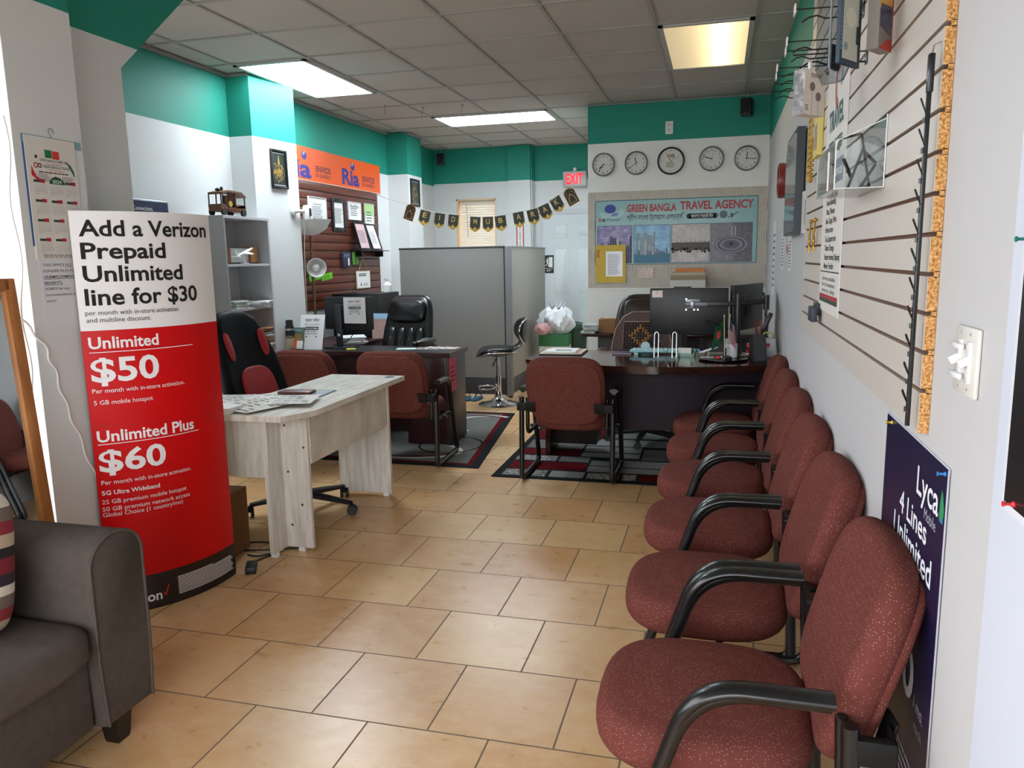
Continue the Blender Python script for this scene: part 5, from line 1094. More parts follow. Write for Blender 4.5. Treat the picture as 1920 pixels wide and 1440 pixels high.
t = thing('storage_bin', 'dark green bin standing behind the paper cartons by the rear door', 'bin', (-1.64, 9.05, 0)); s = MB(); s.lathe([(.10, 0), (.14, .62), (.15, .63), (.15, .66), (.13, .655), (.10, .05)], (0, 0, 0), 24); s.build('bin_body', mat('1E3A2A', .5), t); s = MB(); s.lathe([(.15, .66), (.14, .69), (.02, .72)], (0, 0, 0), 24); s.build('lid', mat('1E3A2A', .5), t)
# ================================================================ dark desk at the right and everything on it
GLOSSWOOD = wood('glossy_espresso_wood', '2A1613', '38201B', (2, 14, 2), .10, 3); PLUM = mat('2E242C', .6, 0, .25)
t = thing('executive_desk', 'large glossy dark desk with bowed front under the monitors', 'desk')
def yf(x): return 5.27-.27*(1-((x+.46)/.86)**2)
N = 28; X0, X1 = -1.315, .385
def topo(e): return [(X0+e*.6, 5.86-e*.4)] + [(X0+e*.6+(X1-X0-e*1.0)*k/N, yf(X0+(X1-X0)*k/N)+e) for k in range(N+1)] + [(X1-e*.4, 5.86-e*.4)]
s = MB(); s.prism(topo(0), .738, .76); s.build('desktop', GLOSSWOOD, t); s = MB(); s.prism(topo(.014), .722, .738); s.prism(topo(.03), .708, .722); s.build('edge_moulding', GLOSSWOOD, t)
s = MB(); xa, xb = -1.20, .33
s.prism([(xa+(xb-xa)*k/20, yf(xa+(xb-xa)*k/20)+.30) for k in range(21)]+[(xb-(xb-xa)*k/20, yf(xb-(xb-xa)*k/20)+.325) for k in range(21)], .275, .708); s.build('front_panel', PLUM, t)
for x in (-1.215, .33): s = MB(); s.bb(x-.02, 5.52, .012, x+.02, 5.84, .708, .003); s.build('side_panel', GLOSSWOOD, t)
for x0, x1 in ((-1.195, -.86), (.02, .31)): s = MB(); s.bb(x0, 5.60, .08, x1, 5.82, .708, .003); s.build('pedestal', mat('1F1312', .35), t)
# brown chair with beaded cover
BROWN = mat('2A1E19', .38); exec_chair('executive_chair', 'brown leather executive chair with wooden bead cover behind the large dark desk', (-.545, 6.12, .0), pi, BROWN, False, .60, .47, 1.16)
t = thing('bead_seat_cover', 'brown seat cover with wooden bead panel and gold diamond on the brown chair', 'seat cover', (-.60, 6.315, .70), 0, None, (radians(-13), 0, 0))
s = MB(); out = [(-.25, -.10), (-.24, .05), (-.215, .18), (-.16, .28), (-.08, .325), (.08, .325), (.16, .28), (.215, .18), (.24, .05), (.25, -.10)]
s.prism(out, -.012, .004, 'xz'); s.build('cover', mat('4A2E24', .5), t, smooth=0); s = MB(); s.tube([(a, -.013, b_) for a, b_ in out], .005, 6); s.tube([(-.15, -.013, .29), (-.155, -.013, .02), (.16, -.013, .02)], .003, 6); s.tube([(-.15, -.013, .245), (.16, -.013, .245)], .003, 6)
s.tube([(-.22, -.013, -.07), (-.17, -.014, -.015), (-.08, -.014, .005), (.08, -.014, .005), (.17, -.014, -.015)], .004, 6); s.tube([(-.12, -.014, -.07), (-.08, -.015, -.035), (0, -.015, -.02), (.08, -.015, -.035), (.12, -.014, -.07)], .004, 6); s.build('piping', mat('A88F80', .5), t, smooth=60)
def beads(name, m, keep):
    s = MB()
    for i in range(14):
        for j in range(11):
            if keep(i-5, j-5): s.ball((-.142+.0215*i, -.020, .026+.0205*j), .0085, 8)
    s.build(name, m, t, smooth=60)['kind'] = 'stuff'
dia = lambda a, b_: abs(a) + abs(b_) in (3, 4) if abs(a)+abs(b_) > 2 else False
beads('dark_beads', mat('1C100C', .3), lambda a, b_: not (2 < abs(a-1)+abs(b_) <= 4)); beads('gold_beads', mat('C08A2E', .3), lambda a, b_: 2 < abs(a-1)+abs(b_) <= 4)
# monitors, arm stand
t = thing('monitor', 'large black monitor seen from behind on the large dark desk, left of the pair', 'monitor', (-.205, 5.57, 1.08), radians(0), 'monitors on the large dark desk', (radians(2), 0, 0))
s = MB(); s.bb(-.268, -.018, -.163, .268, .014, .163, .006); s.build('housing', mat('17181B', .42), t); s = MB(); s.bb(-.258, .0145, -.15, .258, .0155, .153); s.build('screen', mat('08090A', .1), t, smooth=0)
s = MB(); s.bb(-.06, -.026, -.125, .02, -.017, -.09, .003); s.build('port_recess', BLACK, t); s = MB(); s.cyl((-.20, -.019, -.13), (-.20, -.0175, -.13), .010); s.build('round_label', BLACK, t)
s = MB(); s.rect(-.252, .10, -.180, .148, -.0188); s.build('sticker', photo_mat('pale_sticker', [(.3, 'C9A8A0'), (.6, 'E6E0DC')], (30, 30, 30)), t, smooth=0)
t = thing('monitor', 'black monitor turned sideways at the right end of the large dark desk', 'monitor', (.195, 5.88, 1.092), radians(66), 'monitors on the large dark desk', (0, 0, radians(66)))
s = MB(); s.bb(-.27, -.018, -.163, .27, .014, .163, .006); s.build('housing', mat('17181B', .42), t); s = MB(); s.bb(-.26, .0145, -.15, .26, .0155, .153); s.build('screen', mat('08090A', .1), t, smooth=0); s = MB(); s.bb(-.06, -.03, -.05, .06, -.017, .05, .004); s.build('mount_plate', BLACKPLASTIC, t)
t = thing('monitor_stand', 'black pole stand with two arms carrying the monitors on the large dark desk', 'monitor stand', (.125, 5.50, .76))
s = MB(); s.cyl((0, 0, .02), (0, 0, .445), .020); s.build('pole', mat('15161A', .3), t); s = MB(); s.lathe([(.085, 0), (.085, .012), (.03, .02)], (0, 0, .0), 24); s.build('foot', BLACKPLASTIC, t)
s = MB(); s.box((-.10, .005, .375), (.19, .02, .032), radians(4), .004); s.build('arm', mat('17181C', .4), t); s = MB(); s.box((-.255, .020, .372), (.20, .016, .034), radians(-2), .004); s.build('arm', mat('5A5B62', .35, .5), t)
s = MB(); s.box((-.302, .012, .372), (.028, .03, .05), 0, .003); s.bb(-.35, .03, .34, -.25, .045, .41, .004); s.build('mount_clamp', mat('8B8D94', .3, .6), t)
for x, z in ((-.345, .408), (-.345, .335), (-.29, .335), (-.265, .335)): s = MB(); s.cyl((x, .012, z), (x, .03, z), .007); s.build('screw', mat('C9CACC', .3, .7), t)
s = MB(); s.tube([(0, 0, .38), (.10, .03, .385), (.185, .10, .39)], .018, 10, (.6, 1)); s.build('arm', mat('15161A', .4), t, smooth=60); s = MB(); s.cyl((.19, .10, .33), (.19, .10, .43), .02); s.ball((.165, .085, .44), .012); s.cyl((.19, .10, .28), (.19, .10, .34), .008); s.build('arm_joint', BLACKPLASTIC, t)
s = MB(); s.cyl((.05, .02, .40), (.05, .02, .425), .012); s.ball((.05, .02, .43), .016); s.build('knob', BLACKPLASTIC, t)
s = MB(); s.tube(round_path([(-.22, .05, .24), (-.10, .02, .16), (.05, -.01, .09), (.12, .02, .03)], .05), .004, 6); s.tube(round_path([(-.21, .05, .26), (-.05, .03, .20), (.08, .0, .13), (.14, .05, .04)], .05), .004, 6); s.build('cable', BLACKPLASTIC, t)
# desk top items
DZ = .7605
t = thing('paper_tray', 'flat tray with white papers on the left end of the large dark desk', 'papers', (-1.115, 5.68, DZ), radians(1)); s = MB(); s.bb(-.165, -.15, 0, .155, .16, .006, .002); s.build('board', BLACKPLASTIC, t); s = MB(); s.bb(-.16, -.145, .006, .15, .155, .014); s.build('striped_envelope', mat('D8CFBE', .7), t, smooth=0)
s = MB(); flat(s, .105, -.14, .115, .15, .0146); flat(s, .125, -.14, .130, .15, .0146); s.build('stripes', mat('A8452E', .6), t, smooth=0); s = MB(); s.bb(-.125, -.10, .014, .095, .15, .020); s.build('paper', mat('ECECEC', .7), t, smooth=0); s = MB(); s.cyl((-.06, -.02, .023), (.06, -.03, .023), .004); s.build('pen', mat('8A8C90', .3, .5), t)
TEAL = mat('8FC4CE', .35)
t = thing('keyboard', 'pale blue keyboard tray on the large dark desk in front of the brown chair', 'keyboard', (-.42, 5.66, DZ), radians(0)); s = MB(); s.bb(-.20, -.05, .018, .26, .06, .036, .006); s.build('case', TEAL, t); s = MB(); s.bb(-.17, -.045, 0, -.14, .05, .02); s.bb(.18, -.045, 0, .21, .05, .02); s.build('foot', mat('A9D4DA', .4), t)
s = MB()
for i in range(15):
    for j in range(4): s.bb(-.18+.028*i, -.04+.024*j, .036, -.158+.028*i, -.02+.024*j, .042)
s.build('keys', mat('C4E0E4', .4), t, smooth=0)
t = thing('tape_dispenser', 'pale blue round tape roll standing behind the pale blue keyboard', 'tape dispenser', (-.52, 5.77, DZ)); s = MB(); s.lathe([(.016, -.014), (.034, -.014), (.034, .014), (.016, .014)], (0, 0, .046), 28, Matrix.Rotation(pi/2, 3, 'X')); s.build('roll', mat('B4D8E0', .35), t); s = MB(); s.bb(-.05, -.025, 0, .08, .025, .012, .004); s.build('base', TEAL, t)
t = thing('notebook', 'purple notebook lying at the left of the pale blue keyboard', 'notebook', (-.66, 5.68, DZ), .05); s = MB(); s.bb(-.09, -.06, 0, .05, .06, .012, .002); s.build('cover', mat('4A3A62', .5), t); s = MB(); s.bb(-.085, -.0605, .002, .048, -.059, .010); s.build('pages', mat('B9A8B0', .7), t, smooth=0)
t = thing('brochure_rack', 'chrome wire brochure rack standing at the front of the large dark desk', 'rack', (-.355, 5.50, DZ))
for x in (-.062, .062): s = MB(); s.tube(round_path([(x-.014, -.05, .004), (x-.014, -.02, .17), (x, -.02, .185), (x+.014, -.02, .17), (x+.014, -.05, .004)], .016), .0045, 8); s.build('wire_loop', CHROME, t, smooth=60)
s = MB(); s.bb(-.085, -.055, 0, .085, .06, .006); s.build('base', ACRYLIC, t, smooth=0); s = MB(); s.tube([(-.05, -.02, .14), (0, .0, .01), (.05, -.02, .14)], .003, 6); s.build('cross_wire', CHROME, t)
t = thing('business_card_holder', 'green tinted clear card holder filled with white cards on the large dark desk', 'card holder', (-.215, 5.545, DZ), radians(-6)); gg = glass_mat('green_tinted_acrylic', 'A8D8C8', 1.5, .02); s = MB(); s.bb(-.06, -.035, 0, .06, .04, .006); s.bb(-.06, -.035, 0, .06, -.032, .03); s.bb(-.06, .037, 0, .06, .04, .055); s.bb(-.06, -.035, 0, -.057, .04, .04); s.bb(.057, -.035, 0, .06, .04, .04); s.build('holder', gg, t, smooth=0); s = MB(); s.box((-.008, .0, .036), (.09, .045, .052), 0, 0, Matrix.Rotation(radians(-12), 3, 'X')); s.build('cards', mat('E4E4E0', .7), t, smooth=0)
t = thing('round_tray', 'round black tray holding flags, mug and model plane at the desk front', 'tray', (.035, 5.42, DZ)); s = MB(); s.lathe([(.10, 0), (.155, .004), (.165, .010), (.165, .014), (.155, .012), (.02, .011)], (0, 0, 0), 40); s.build('tray', mat('0D0D0F', .15), t, smooth=40); TZ = DZ+.0125
t = thing('model_airplane', 'small pale blue model airplane on a white curved stand on the round black tray', 'model airplane', (-.062, 5.42, TZ)); plane(t, .62, mat('D4DEE8', .35), mat('5A86B4', .4)); s = MB(); s.bb(-.05, -.03, 0, .04, .03, .007, .003); s.build('stand_plate', mat('B8B8B4', .4), t)
def flagthing(label, x, y, col, lean, kind):
    t = thing('desk_flag', label, 'flag', (x, y, TZ), 0, 'little flags on the round black tray'); s = MB(); s.lathe([(.032, 0), (.03, .012), (.012, .02), (.01, .02)], (0, 0, 0), 20); s.build('base', BLACKPLASTIC, t)
    s = MB(); s.cyl((0, 0, .018), (lean, 0, .285), .0032); s.ball((lean*1.02, 0, .29), (.005, .005, .012)); s.build('pole', mat('C9B48A', .4, .3), t)
    sg = -1 if kind == 'green' else 1
    def cl(a, b_):
        z = .26-.13*b_-.05*a; return (lean*(z/.285)+sg*(.004+a*(.055 if kind == 'green' else .034)*(1+.5*b_)), .012*sin(a*6+b_*3), z-.03*a*b_)
    m_ = mat('0E5A36', .7) if kind == 'green' else None
    s = MB()
    if kind == 'green': s.grid(cl, 10, 8, .001); o = s.build('flag_cloth', m_, t, smooth=60); s = MB(); s.grid(lambda a, b_: Vector(cl(.30+.34*a, .32+.36*b_))+Vector((0, -.0022, 0)), 4, 4); s.build('red_disc', mat('B8202A', .7), o, smooth=60)
    else:
        T_ = NT('striped_flag'); v_ = T_.coord('Object'); sp_ = T_.n('ShaderNodeSeparateXYZ'); T_.l(v_, sp_.inputs[0]); w_ = T_.math('FRACT', T_.math('MULTIPLY', T_.math('ADD', sp_.outputs[2], T_.math('MULTIPLY', sp_.outputs[0], 1.2)), 52)); mm = T_.set(T_.ramp(w_, [(0, 'B8404A'), (.5, 'DCD0D0')], 'CONSTANT'), .7)
        s.grid(cl, 10, 8, .001); o = s.build('flag_cloth', mm, t, smooth=60); s = MB(); s.grid(lambda a, b_: Vector(cl(.0+.5*a, .0+.45*b_))+Vector((0, -.0022, 0)), 4, 4); s.build('blue_canton', mat('2A3868', .7), o, smooth=60)
flagthing('little green flag with red disc on the round black tray', .045, 5.36, '', -.008, 'green'); flagthing('little red and white striped flag with blue corner on the round black tray', .062, 5.40, '', .012, 'striped')
t = thing('mug', 'white mug with black handle and colour print on the round black tray', 'mug', (.095, 5.46, TZ)); s = MB(); s.lathe([(.034, 0), (.037, .004), (.037, .095), (.034, .095), (.033, .01), (.001, .008)], (0, 0, 0), 28); s.build('cup', mat('E2E2E6', .2), t, smooth=50); s = MB(); s.tube([(.034, 0, .08), (.055, 0, .078), (.062, 0, .05), (.055, 0, .022), (.034, 0, .02)], .006, 8); s.build('handle', BLACKPLASTIC, t, smooth=60)
s = MB(); s.grid(lambda a, b_: (.0375*cos(-2.9+1.0*a), .0375*sin(-2.9+1.0*a), .02+.055*b_), 8, 2); s.build('print', photo_mat('mug_print', [(.4, '7FA8C8'), (.55, 'C9D8E0'), (.65, 'B8404A')], (40, 40, 40)), t, smooth=60)
t = thing('figurine', 'small red and white figurine lying on the round black tray', 'figurine', (.005, 5.35, TZ)); s = MB(); s.ball((0, 0, .012), (.018, .011, .012)); s.build('body', mat('C03038', .4), t); s = MB(); s.ball((.022, 0, .012), .010); s.build('head', mat('DAD4D0', .4), t)
t = thing('pc_speaker', 'dark grey wedge shaped speaker at the right end of the large dark desk', 'speaker', (.262, 5.40, DZ), radians(10)); s = MB(); s.prism([(-.075, 0), (.07, 0), (.07, .13), (.045, .17), (.0, .175)], -.045, .045, 'yz'); s.build('cabinet', mat('1E1F22', .5), t); s = MB(); s.prism([(-.0785, .01), (-.006, .165), (-.004, .16), (-.0745, .008)], -.036, .036, 'yz'); s.build('grille', mat('2E3034', .7), t)
t = thing('tin_can', 'red can with white stripe behind the wedge shaped speaker', 'can', (.225, 5.66, DZ)); s = MB(); s.lathe([(.028, 0), (.03, .004), (.03, .085), (.026, .09)], (0, 0, 0), 20); s.build('body', mat('B5242A', .3), t, smooth=50); s = MB(); s.lathe([(.0303, .01), (.0303, .02)], (0, 0, 0), 20); s.build('stripe', mat('D8D8D8', .3), t)
t = thing('label_printer', 'small white label printer with red button beside the right wall on the desk', 'printer', (.335, 5.62, DZ)); s = MB(); s.bb(-.05, -.05, 0, .05, .06, .13, .006); s.build('housing', mat('CFCFD2', .4), t); s = MB(); s.bb(-.015, -.0525, .075, .012, -.049, .10); s.build('red_button', mat('B8302E', .4), t, smooth=0); s = MB(); s.tube(round_path([(-.03, -.02, .13), (-.03, -.02, .17), (.03, -.02, .17), (.03, -.02, .13)], .015), .006); s.build('handle', mat('A9B05A', .5), t)
t = thing('pen_cup', 'black pen holder full of pens beside the right wall on the desk', 'pen holder', (.30, 5.78, DZ)); s = MB(); s.lathe([(.045, 0), (.047, .004), (.047, .13), (.044, .13), (.042, .006), (.001, .005)], (0, 0, 0), 20); s.build('cup', BLACKPLASTIC, t, smooth=50); rr = random.Random(9)
for k, c in enumerate(('B8302E', '3A7A4A', 'C9A030', '20242C', '7A3A34', '8AC0C0', 'A85A50')): 
    a, z = rr.uniform(0, 6.28), rr.uniform(.19, .30); s = MB(); s.cyl((.02*cos(a), .02*sin(a), .01), (.045*cos(a), .045*sin(a), z), .006, seg=8); s.build('pen', mat(c, .4), t)
s = MB(); s.box((.03, -.01, .22), (.03, .02, .16), .3, .006, Matrix.Rotation(.4, 3, 'Y')); s.build('stapler', mat('1C2028', .4), t)
t = thing('phone_dock', 'dark phone dock with a small grey screen under the turned monitor', 'phone dock', (.10, 5.78, DZ)); s = MB(); s.bb(-.06, -.04, 0, .06, .04, .04, .006); s.build('base', BLACKPLASTIC, t); s = MB(); s.box((0, -.01, .075), (.10, .008, .07), 0, .003, Matrix.Rotation(radians(-15), 3, 'X')); s.build('screen', mat('B9C4C8', .2), t)
# credenza behind with boxes
t = thing('credenza', 'low dark credenza against the clock wall behind the brown chair', 'cabinet', (0, 0, 0)); s = MB(); s.bb(-1.20, 6.92, .755, .38, 7.56, .785, .003); s.build('top', GLOSSWOOD, t); s = MB(); s.bb(-1.06, 6.98, .02, .36, 7.54, .755, .002); s.build('carcass', mat('1E1718', .4), t)
for x in (-1.03, -.58, -.12): s = MB(); s.bb(x, 6.968, .06, x+.42, 6.981, .73, .003); d_ = s.build('door', mat('201A20', .35), t); s = MB(); s.ball((x+.04, 6.96, .64), .010, 10); s.build('knob', CHROME, d_)
t = thing('cardboard_box', 'brown cardboard box on the dark credenza beside the brown chair', 'box', (-.955, 7.08, .785)); s = MB(); s.bb(-.10, -.09, 0, .12, .09, .125, .002); s.build('box', mat('8A6240', .8), t, smooth=0)
for k in range(3): s = MB(); s.box((-.05+.035*k, -.02, .132), (.02, .10, .004), .5+.1*k, 0); s.build('tape_strip', mat('D8C8A0', .6), t, smooth=0)
paper_stack('paper_stack', 'loose papers in plastic at the left end of the dark credenza', 'papers', (-1.13, 7.02, .785), .1, .14, .2, 5, .012, ['B9C0C0', 'A8B0B0', 'C9CFCF'], None, .012, 15)
t = thing('storage_carton', 'tall white carton on the dark credenza behind the left monitor', 'box', (-.285, 7.40, .785)); s = MB(); s.bb(-.155, -.10, 0, .16, .12, .465, .002); s.build('carton', mat('D6D4D0', .7), t, smooth=0); s = MB(); greek(s, -.12, .08, .39, .41, 1, -.1012, .6, 3); s.build('print', INK, t, smooth=0)
t = thing('folder_pile', 'pile of tan and white folders on top of the tall white carton', 'folders', (-.285, 7.40, 1.2505)); s = MB(); s.bb(-.15, -.11, 0, .165, .11, .045, .002); s.build('folder', mat('9A8A74', .7), t, smooth=0); s = MB(); s.bb(-.14, -.10, .045, .16, .11, .056); s.build('folder', mat('D8D0C4', .7), t, smooth=0); s = MB(); s.bb(-.145, -.105, .056, .155, .11, .072); s.build('folder', mat('B8A58A', .7), t, smooth=0)
t = thing('orange_folder', 'orange folder lying on top of the tan folder pile', 'folder', (-.265, 7.40, 1.3235), .03); s = MB(); s.bb(-.13, -.10, 0, .135, .10, .024, .002); s.build('folder', mat('DB7A22', .5), t, smooth=0)

# ================================================================ right wall
SX = .39
t = thing('slatwall_panel', 'large pale grooved display panel on the right wall above the armchairs', 'display panel', (0, 0, 0)); PW = mat('C6BFB8', .4); gz = [1.193+.0762*k for k in range(-1, 23)]
s = MB()
for k in range(len(gz)-1):
    z0, z1 = gz[k]+.0045, gz[k+1]-.0045
    if k == 0: z0 = 1.107
    s.bb(SX, 1.665, z0, .4095, 4.02, z1)
s.use(1); s.bb(SX+.0095, 1.667, 1.107, .4098, 4.019, gz[-1]); s.build('board', [PW, mat('5E4030', .8)], t, smooth=0)
s = MB()
for k in range(len(gz)-1):
    z0, z1 = gz[k]+.0045, gz[k+1]-.0045
    if k == 0: z0 = 1.107
    s.bb(SX+.0008, 1.6625, z0, .4092, 1.6655, z1); s.bb(SX+.010, 1.6625, gz[k+1]-.006, .4092, 1.6655, gz[k+1]+.006)
s.build('raw_edge', CHIP, t, smooth=0)
t = thing('clip_strip', 'black hanging strip with wire clips at the near end of the grooved panel', 'clip strip', (.372, 1.672, 0)); s = MB(); s.bb(-.004, -.004, 1.12, .004, .004, 1.80, .001); s.bb(-.005, -.007, 1.76, .006, .007, 1.83, .002); s.build('strip', BLACKMETAL, t); s = MB(); s.tube([(0, 0, 1.82), (.005, .004, 1.845), (.017, .004, 1.85)], .002, 6); s.build('hanger', CHROME, t)
for k in range(11):
    z = 1.735-.0555*k; s = MB(); s.tube(round_path([(-.003, -.003, z-.014), (-.017, -.016, z+.012), (-.014, -.005, z+.016), (-.003, .003, z-.010)], .008), .0013, 6); s.cyl((-.006, -.004, z-.02), (-.006, -.004, z-.03), .003, seg=8); s.build('clip', BLACKMETAL, t, smooth=60)
# hooks with label tags
def hook(y, z, label, tip=.20, tagged=True):
    t = thing('display_hook', label, 'hook', (SX, y, z), 0, 'wire hooks on the grooved panel'); L = tip-SX
    s = MB(); s.tube([(0, 0, 0), (L, 0, .004)], .0022, 6); s.build('upper_wire', BLACKMETAL, t); s = MB(); s.tube([(0, 0, -.028), (L*.55, 0, -.028), (L*.68, 0, -.018), (L*.8, 0, -.022), (L*.9, 0, -.034)], .0026, 6); s.build('lower_wire', BLACKMETAL, t, smooth=60)
    s = MB(); s.bb(-.004, -.015, -.035, .004, .015, .008, .001); s.build('back_plate', BLACKMETAL, t)
    if tagged: s = MB(); s.bb(L-.004, -.020, -.012, L, .020, .016); s.build('label_tag', mat('DCD8D0', .5), t, smooth=0)
for i, (y, tg, nm) in enumerate(((2.60, True, 'nearest wire hook with white tag at the top of the grooved panel'), (2.97, True, 'second nearest wire hook with white tag high on the grooved panel'), (3.10, True, 'third nearest wire hook with white tag high on the grooved panel'), (3.36, True, 'fourth nearest wire hook with white tag high on the grooved panel'), (3.50, True, 'fifth nearest wire hook with white tag high on the grooved panel'), (3.66, False, 'second farthest hook, untagged, at the far top of the grooved panel'), (3.82, False, 'farthest hook, untagged, at the far top of the grooved panel'))): hook(y, gz[14], nm, .20+.006*(i % 3), tg)
hook(2.50, gz[12], 'wire hook carrying the white earphone box on the grooved panel', .19, False); hook(2.06, gz[15]+.0, 'wire hook carrying the blue framed pack on the grooved panel', .22, False)
A55 = radians(56)
t = thing('earphone_box', 'white earphone box hanging high on the grooved panel', 'box', (.2384, 2.4976, 1.862), radians(47.9)); s = MB(); s.bb(-.047, -.019, 0, .047, .019, .125, .001); s.build('box', mat('D9CFC4', .5), t, smooth=0)
s = MB(); [s.bm.faces.new([s.bm.verts.new(p) for p in ((-.0475, .019, 0), (-.0475, -.019, 0), (-.0475, -.019, .125), (-.0475, .019, .125))])]; s.build('dark_side', photo_mat('portrait_print', [(.3, '4A4A4C'), (.5, '77767A'), (.7, 'C4BEBC')], (14, 14, 14), 2.2), t, smooth=0)
s = MB(); s.disc(-.012, .078, .0125, -.0195, 20); s.disc(.016, .052, .0125, -.0195, 20); s.rect(-.0125, 0, -.0115, .066, -.0196); s.rect(.0155, 0, .0165, .04, -.0196); s.build('earphone_print', mat('8A747A', .35, .4), t, smooth=0)
s = MB(); greek(s, -.02, .035, .104, .116, 3, -.0195, .4, 2); greek(s, -.042, -.025, .012, .03, 3, -.0195, .4, 3); s.build('print', INK, t, smooth=0); s = MB(); s.bb(-.006, -.004, .125, .006, .004, .15, .002); s.build('hang_tab', WHITE, t, smooth=0)
t = thing('boxed_pack', 'dark blue framed pack with orange price tag hanging highest on the grooved panel', 'pack', (.268, 2.052, 1.898), A55); s = MB(); s.bb(-.05, -.016, 0, .05, -.006, .24, .001); s.build('box', mat('1E3648', .45), t, smooth=0); s = MB(); s.rect(-.040, .012, .034, .24, -.0165); s.build('front_panel', mat('B7B8AE', .45), t, smooth=0); s = MB(); s.disc(-.003, .105, .024, -.017, 20, .022); s.build('product_print', mat('C9C8B8', .5), t, smooth=0)
s = MB(); s.rect(.004, .165, .022, .185, -.0172); s.build('price_tag', mat('E87A2E', .6), t, smooth=0); s = MB(); s.rect(.024, .05, .042, .09, -.0172); s.build('dark_label', mat('20282E', .5), t, smooth=0); s = MB(); s.ring2(-.024, .04, .007, .009, -.0172, 16); s.disc(-.024, .04, .004, -.0172, 10); s.build('round_logo', mat('3A7A82', .5), t, smooth=0); s = MB(); s.text('PROFESSIONAL', -.0445, .03, .0055, .13, .01, -.0172, rot=pi/2); s.build('spine_lettering', mat('A8B8C0', .5), t, smooth=0)
t = thing('clamshell_pack', 'clear plastic clamshell pack hanging behind the dark blue framed pack', 'pack', (.262, 2.062, 1.862), A55); s = MB(); s.prism([(-.05, .03), (-.015, 0), (.02, .012), (.05, .05), (.05, .29), (-.05, .29)], .0, .034, 'xz'); s.build('clear_shell', glass_mat('tinted_blister', 'DCE0E6', 1.5, .05), t, smooth=0); s = MB(); s.prism([(-.02, .04), (.02, .035), (.03, .09), (-.02, .09)], .010, .02, 'xz'); s.build('dark_insert', mat('23262E', .3), t, smooth=0)
s = MB(); s.tube([(-.05, 0, .03), (-.015, 0, .0), (.02, 0, .012), (.05, 0, .05), (.05, 0, .29)], .0022, 6); s.tube([(-.05, 0, .29), (-.05, 0, .03)], .003, 6); s.build('rim', mat('A9B0BA', .15, .6), t)
t = thing('hanging_pack', 'yellow, blue and red pack hanging close to the grooved panel at the top', 'pack', (.352, 2.10, 1.937), A55); s = MB(); s.bb(-.035, -.014, 0, .035, .014, .17, .001); s.build('box', mat('8A847E', .4), t, smooth=0); s = MB(); s.bb(-.034, -.0145, .09, .0355, .0145, .17); s.build('yellow_top', mat('D8A850', .5), t, smooth=0); s = MB(); s.poly([(-.034, .0), (.034, .0), (.034, .03), (.0, .022)], -.0152); s.rect(.028, .02, .034, .12, -.0152); s.build('red_corner', mat('C4483E', .5), t, smooth=0); s = MB(); s.poly([(-.03, .05), (.026, .035), (.026, .10), (-.03, .10)], -.0151); s.build('blue_product', mat('5A6078', .25, .4), t, smooth=0)
# acrylic bin with holder
t = thing('acrylic_bin', 'clear acrylic bin hooked on the grooved panel with a black stand inside', 'bin', (0, 0, 0)); th = .003
s = MB(); s.bb(.386, 2.141, 1.627, .389, 2.515, 1.80); s.bb(.274, 2.141, 1.625, .389, 2.515, 1.628); s.bb(.272, 2.141, 1.625, .275, 2.515, 1.742); s.prism([(.275, 1.628), (.386, 1.628), (.386, 1.79), (.275, 1.742)], 2.141, 2.144, 'xz'); s.prism([(.275, 1.628), (.386, 1.628), (.386, 1.79), (.275, 1.742)], 2.512, 2.515, 'xz'); s.build('clear_walls', ACRYLIC, t, smooth=0)
edge = mat('DDE2E2', .15, 0, .8); s = MB()
for p, q in (((.2735, 2.142, 1.742), (.387, 2.142, 1.79)), ((.2735, 2.142, 1.626), (.387, 2.142, 1.626)), ((.2735, 2.142, 1.626), (.2735, 2.142, 1.742)), ((.2735, 2.514, 1.626), (.2735, 2.514, 1.742)), ((.2735, 2.142, 1.742), (.2735, 2.514, 1.742)), ((.2735, 2.142, 1.626), (.2735, 2.514, 1.626)), ((.3875, 2.142, 1.626), (.3875, 2.142, 1.80))): s.cyl(p, q, .0016, seg=6)
s.build('bright_edges', edge, t)
t = thing('folding_stand', 'black folding gadget stand inside the clear acrylic bin', 'stand', (.335, 2.20, 1.629)); s = MB()
def bar(p, q, w=.010): s.tube([p, q], w*.55, 8, (1, .6))
bar((-.045, .0, .125), (.005, .0, .135)); bar((.005, 0, .135), (.035, .03, .0)); bar((-.02, .02, .0), (.012, .01, .10)); bar((.012, .01, .095), (.046, .03, .065)); bar((.046, .03, .06), (.008, .01, .0)); bar((-.045, 0, .125), (-.048, .01, .10)); bar((-.035, .0, .075), (-.012, .02, .03)); bar((-.03, .01, .0), (.03, .03, .004)); s.build('bars', BLACKPLASTIC, t, smooth=50)
t = thing('price_cards', 'white and pink cards standing in the clear acrylic bin', 'cards', (.283, 2.30, 1.629), radians(75)); s = MB(); s.bb(-.045, -.002, 0, .045, .002, .10); s.build('card', mat('E0DADC', .6), t, smooth=0); s = MB(); s.rect(-.045, 0, .045, .06, -.0025); s.build('pink_print', mat('D8A8AA', .6), t, smooth=0); s = MB(); greek(s, -.035, .03, .07, .09, 2, -.0028, .5, 5); s.build('print', INK, t, smooth=0)
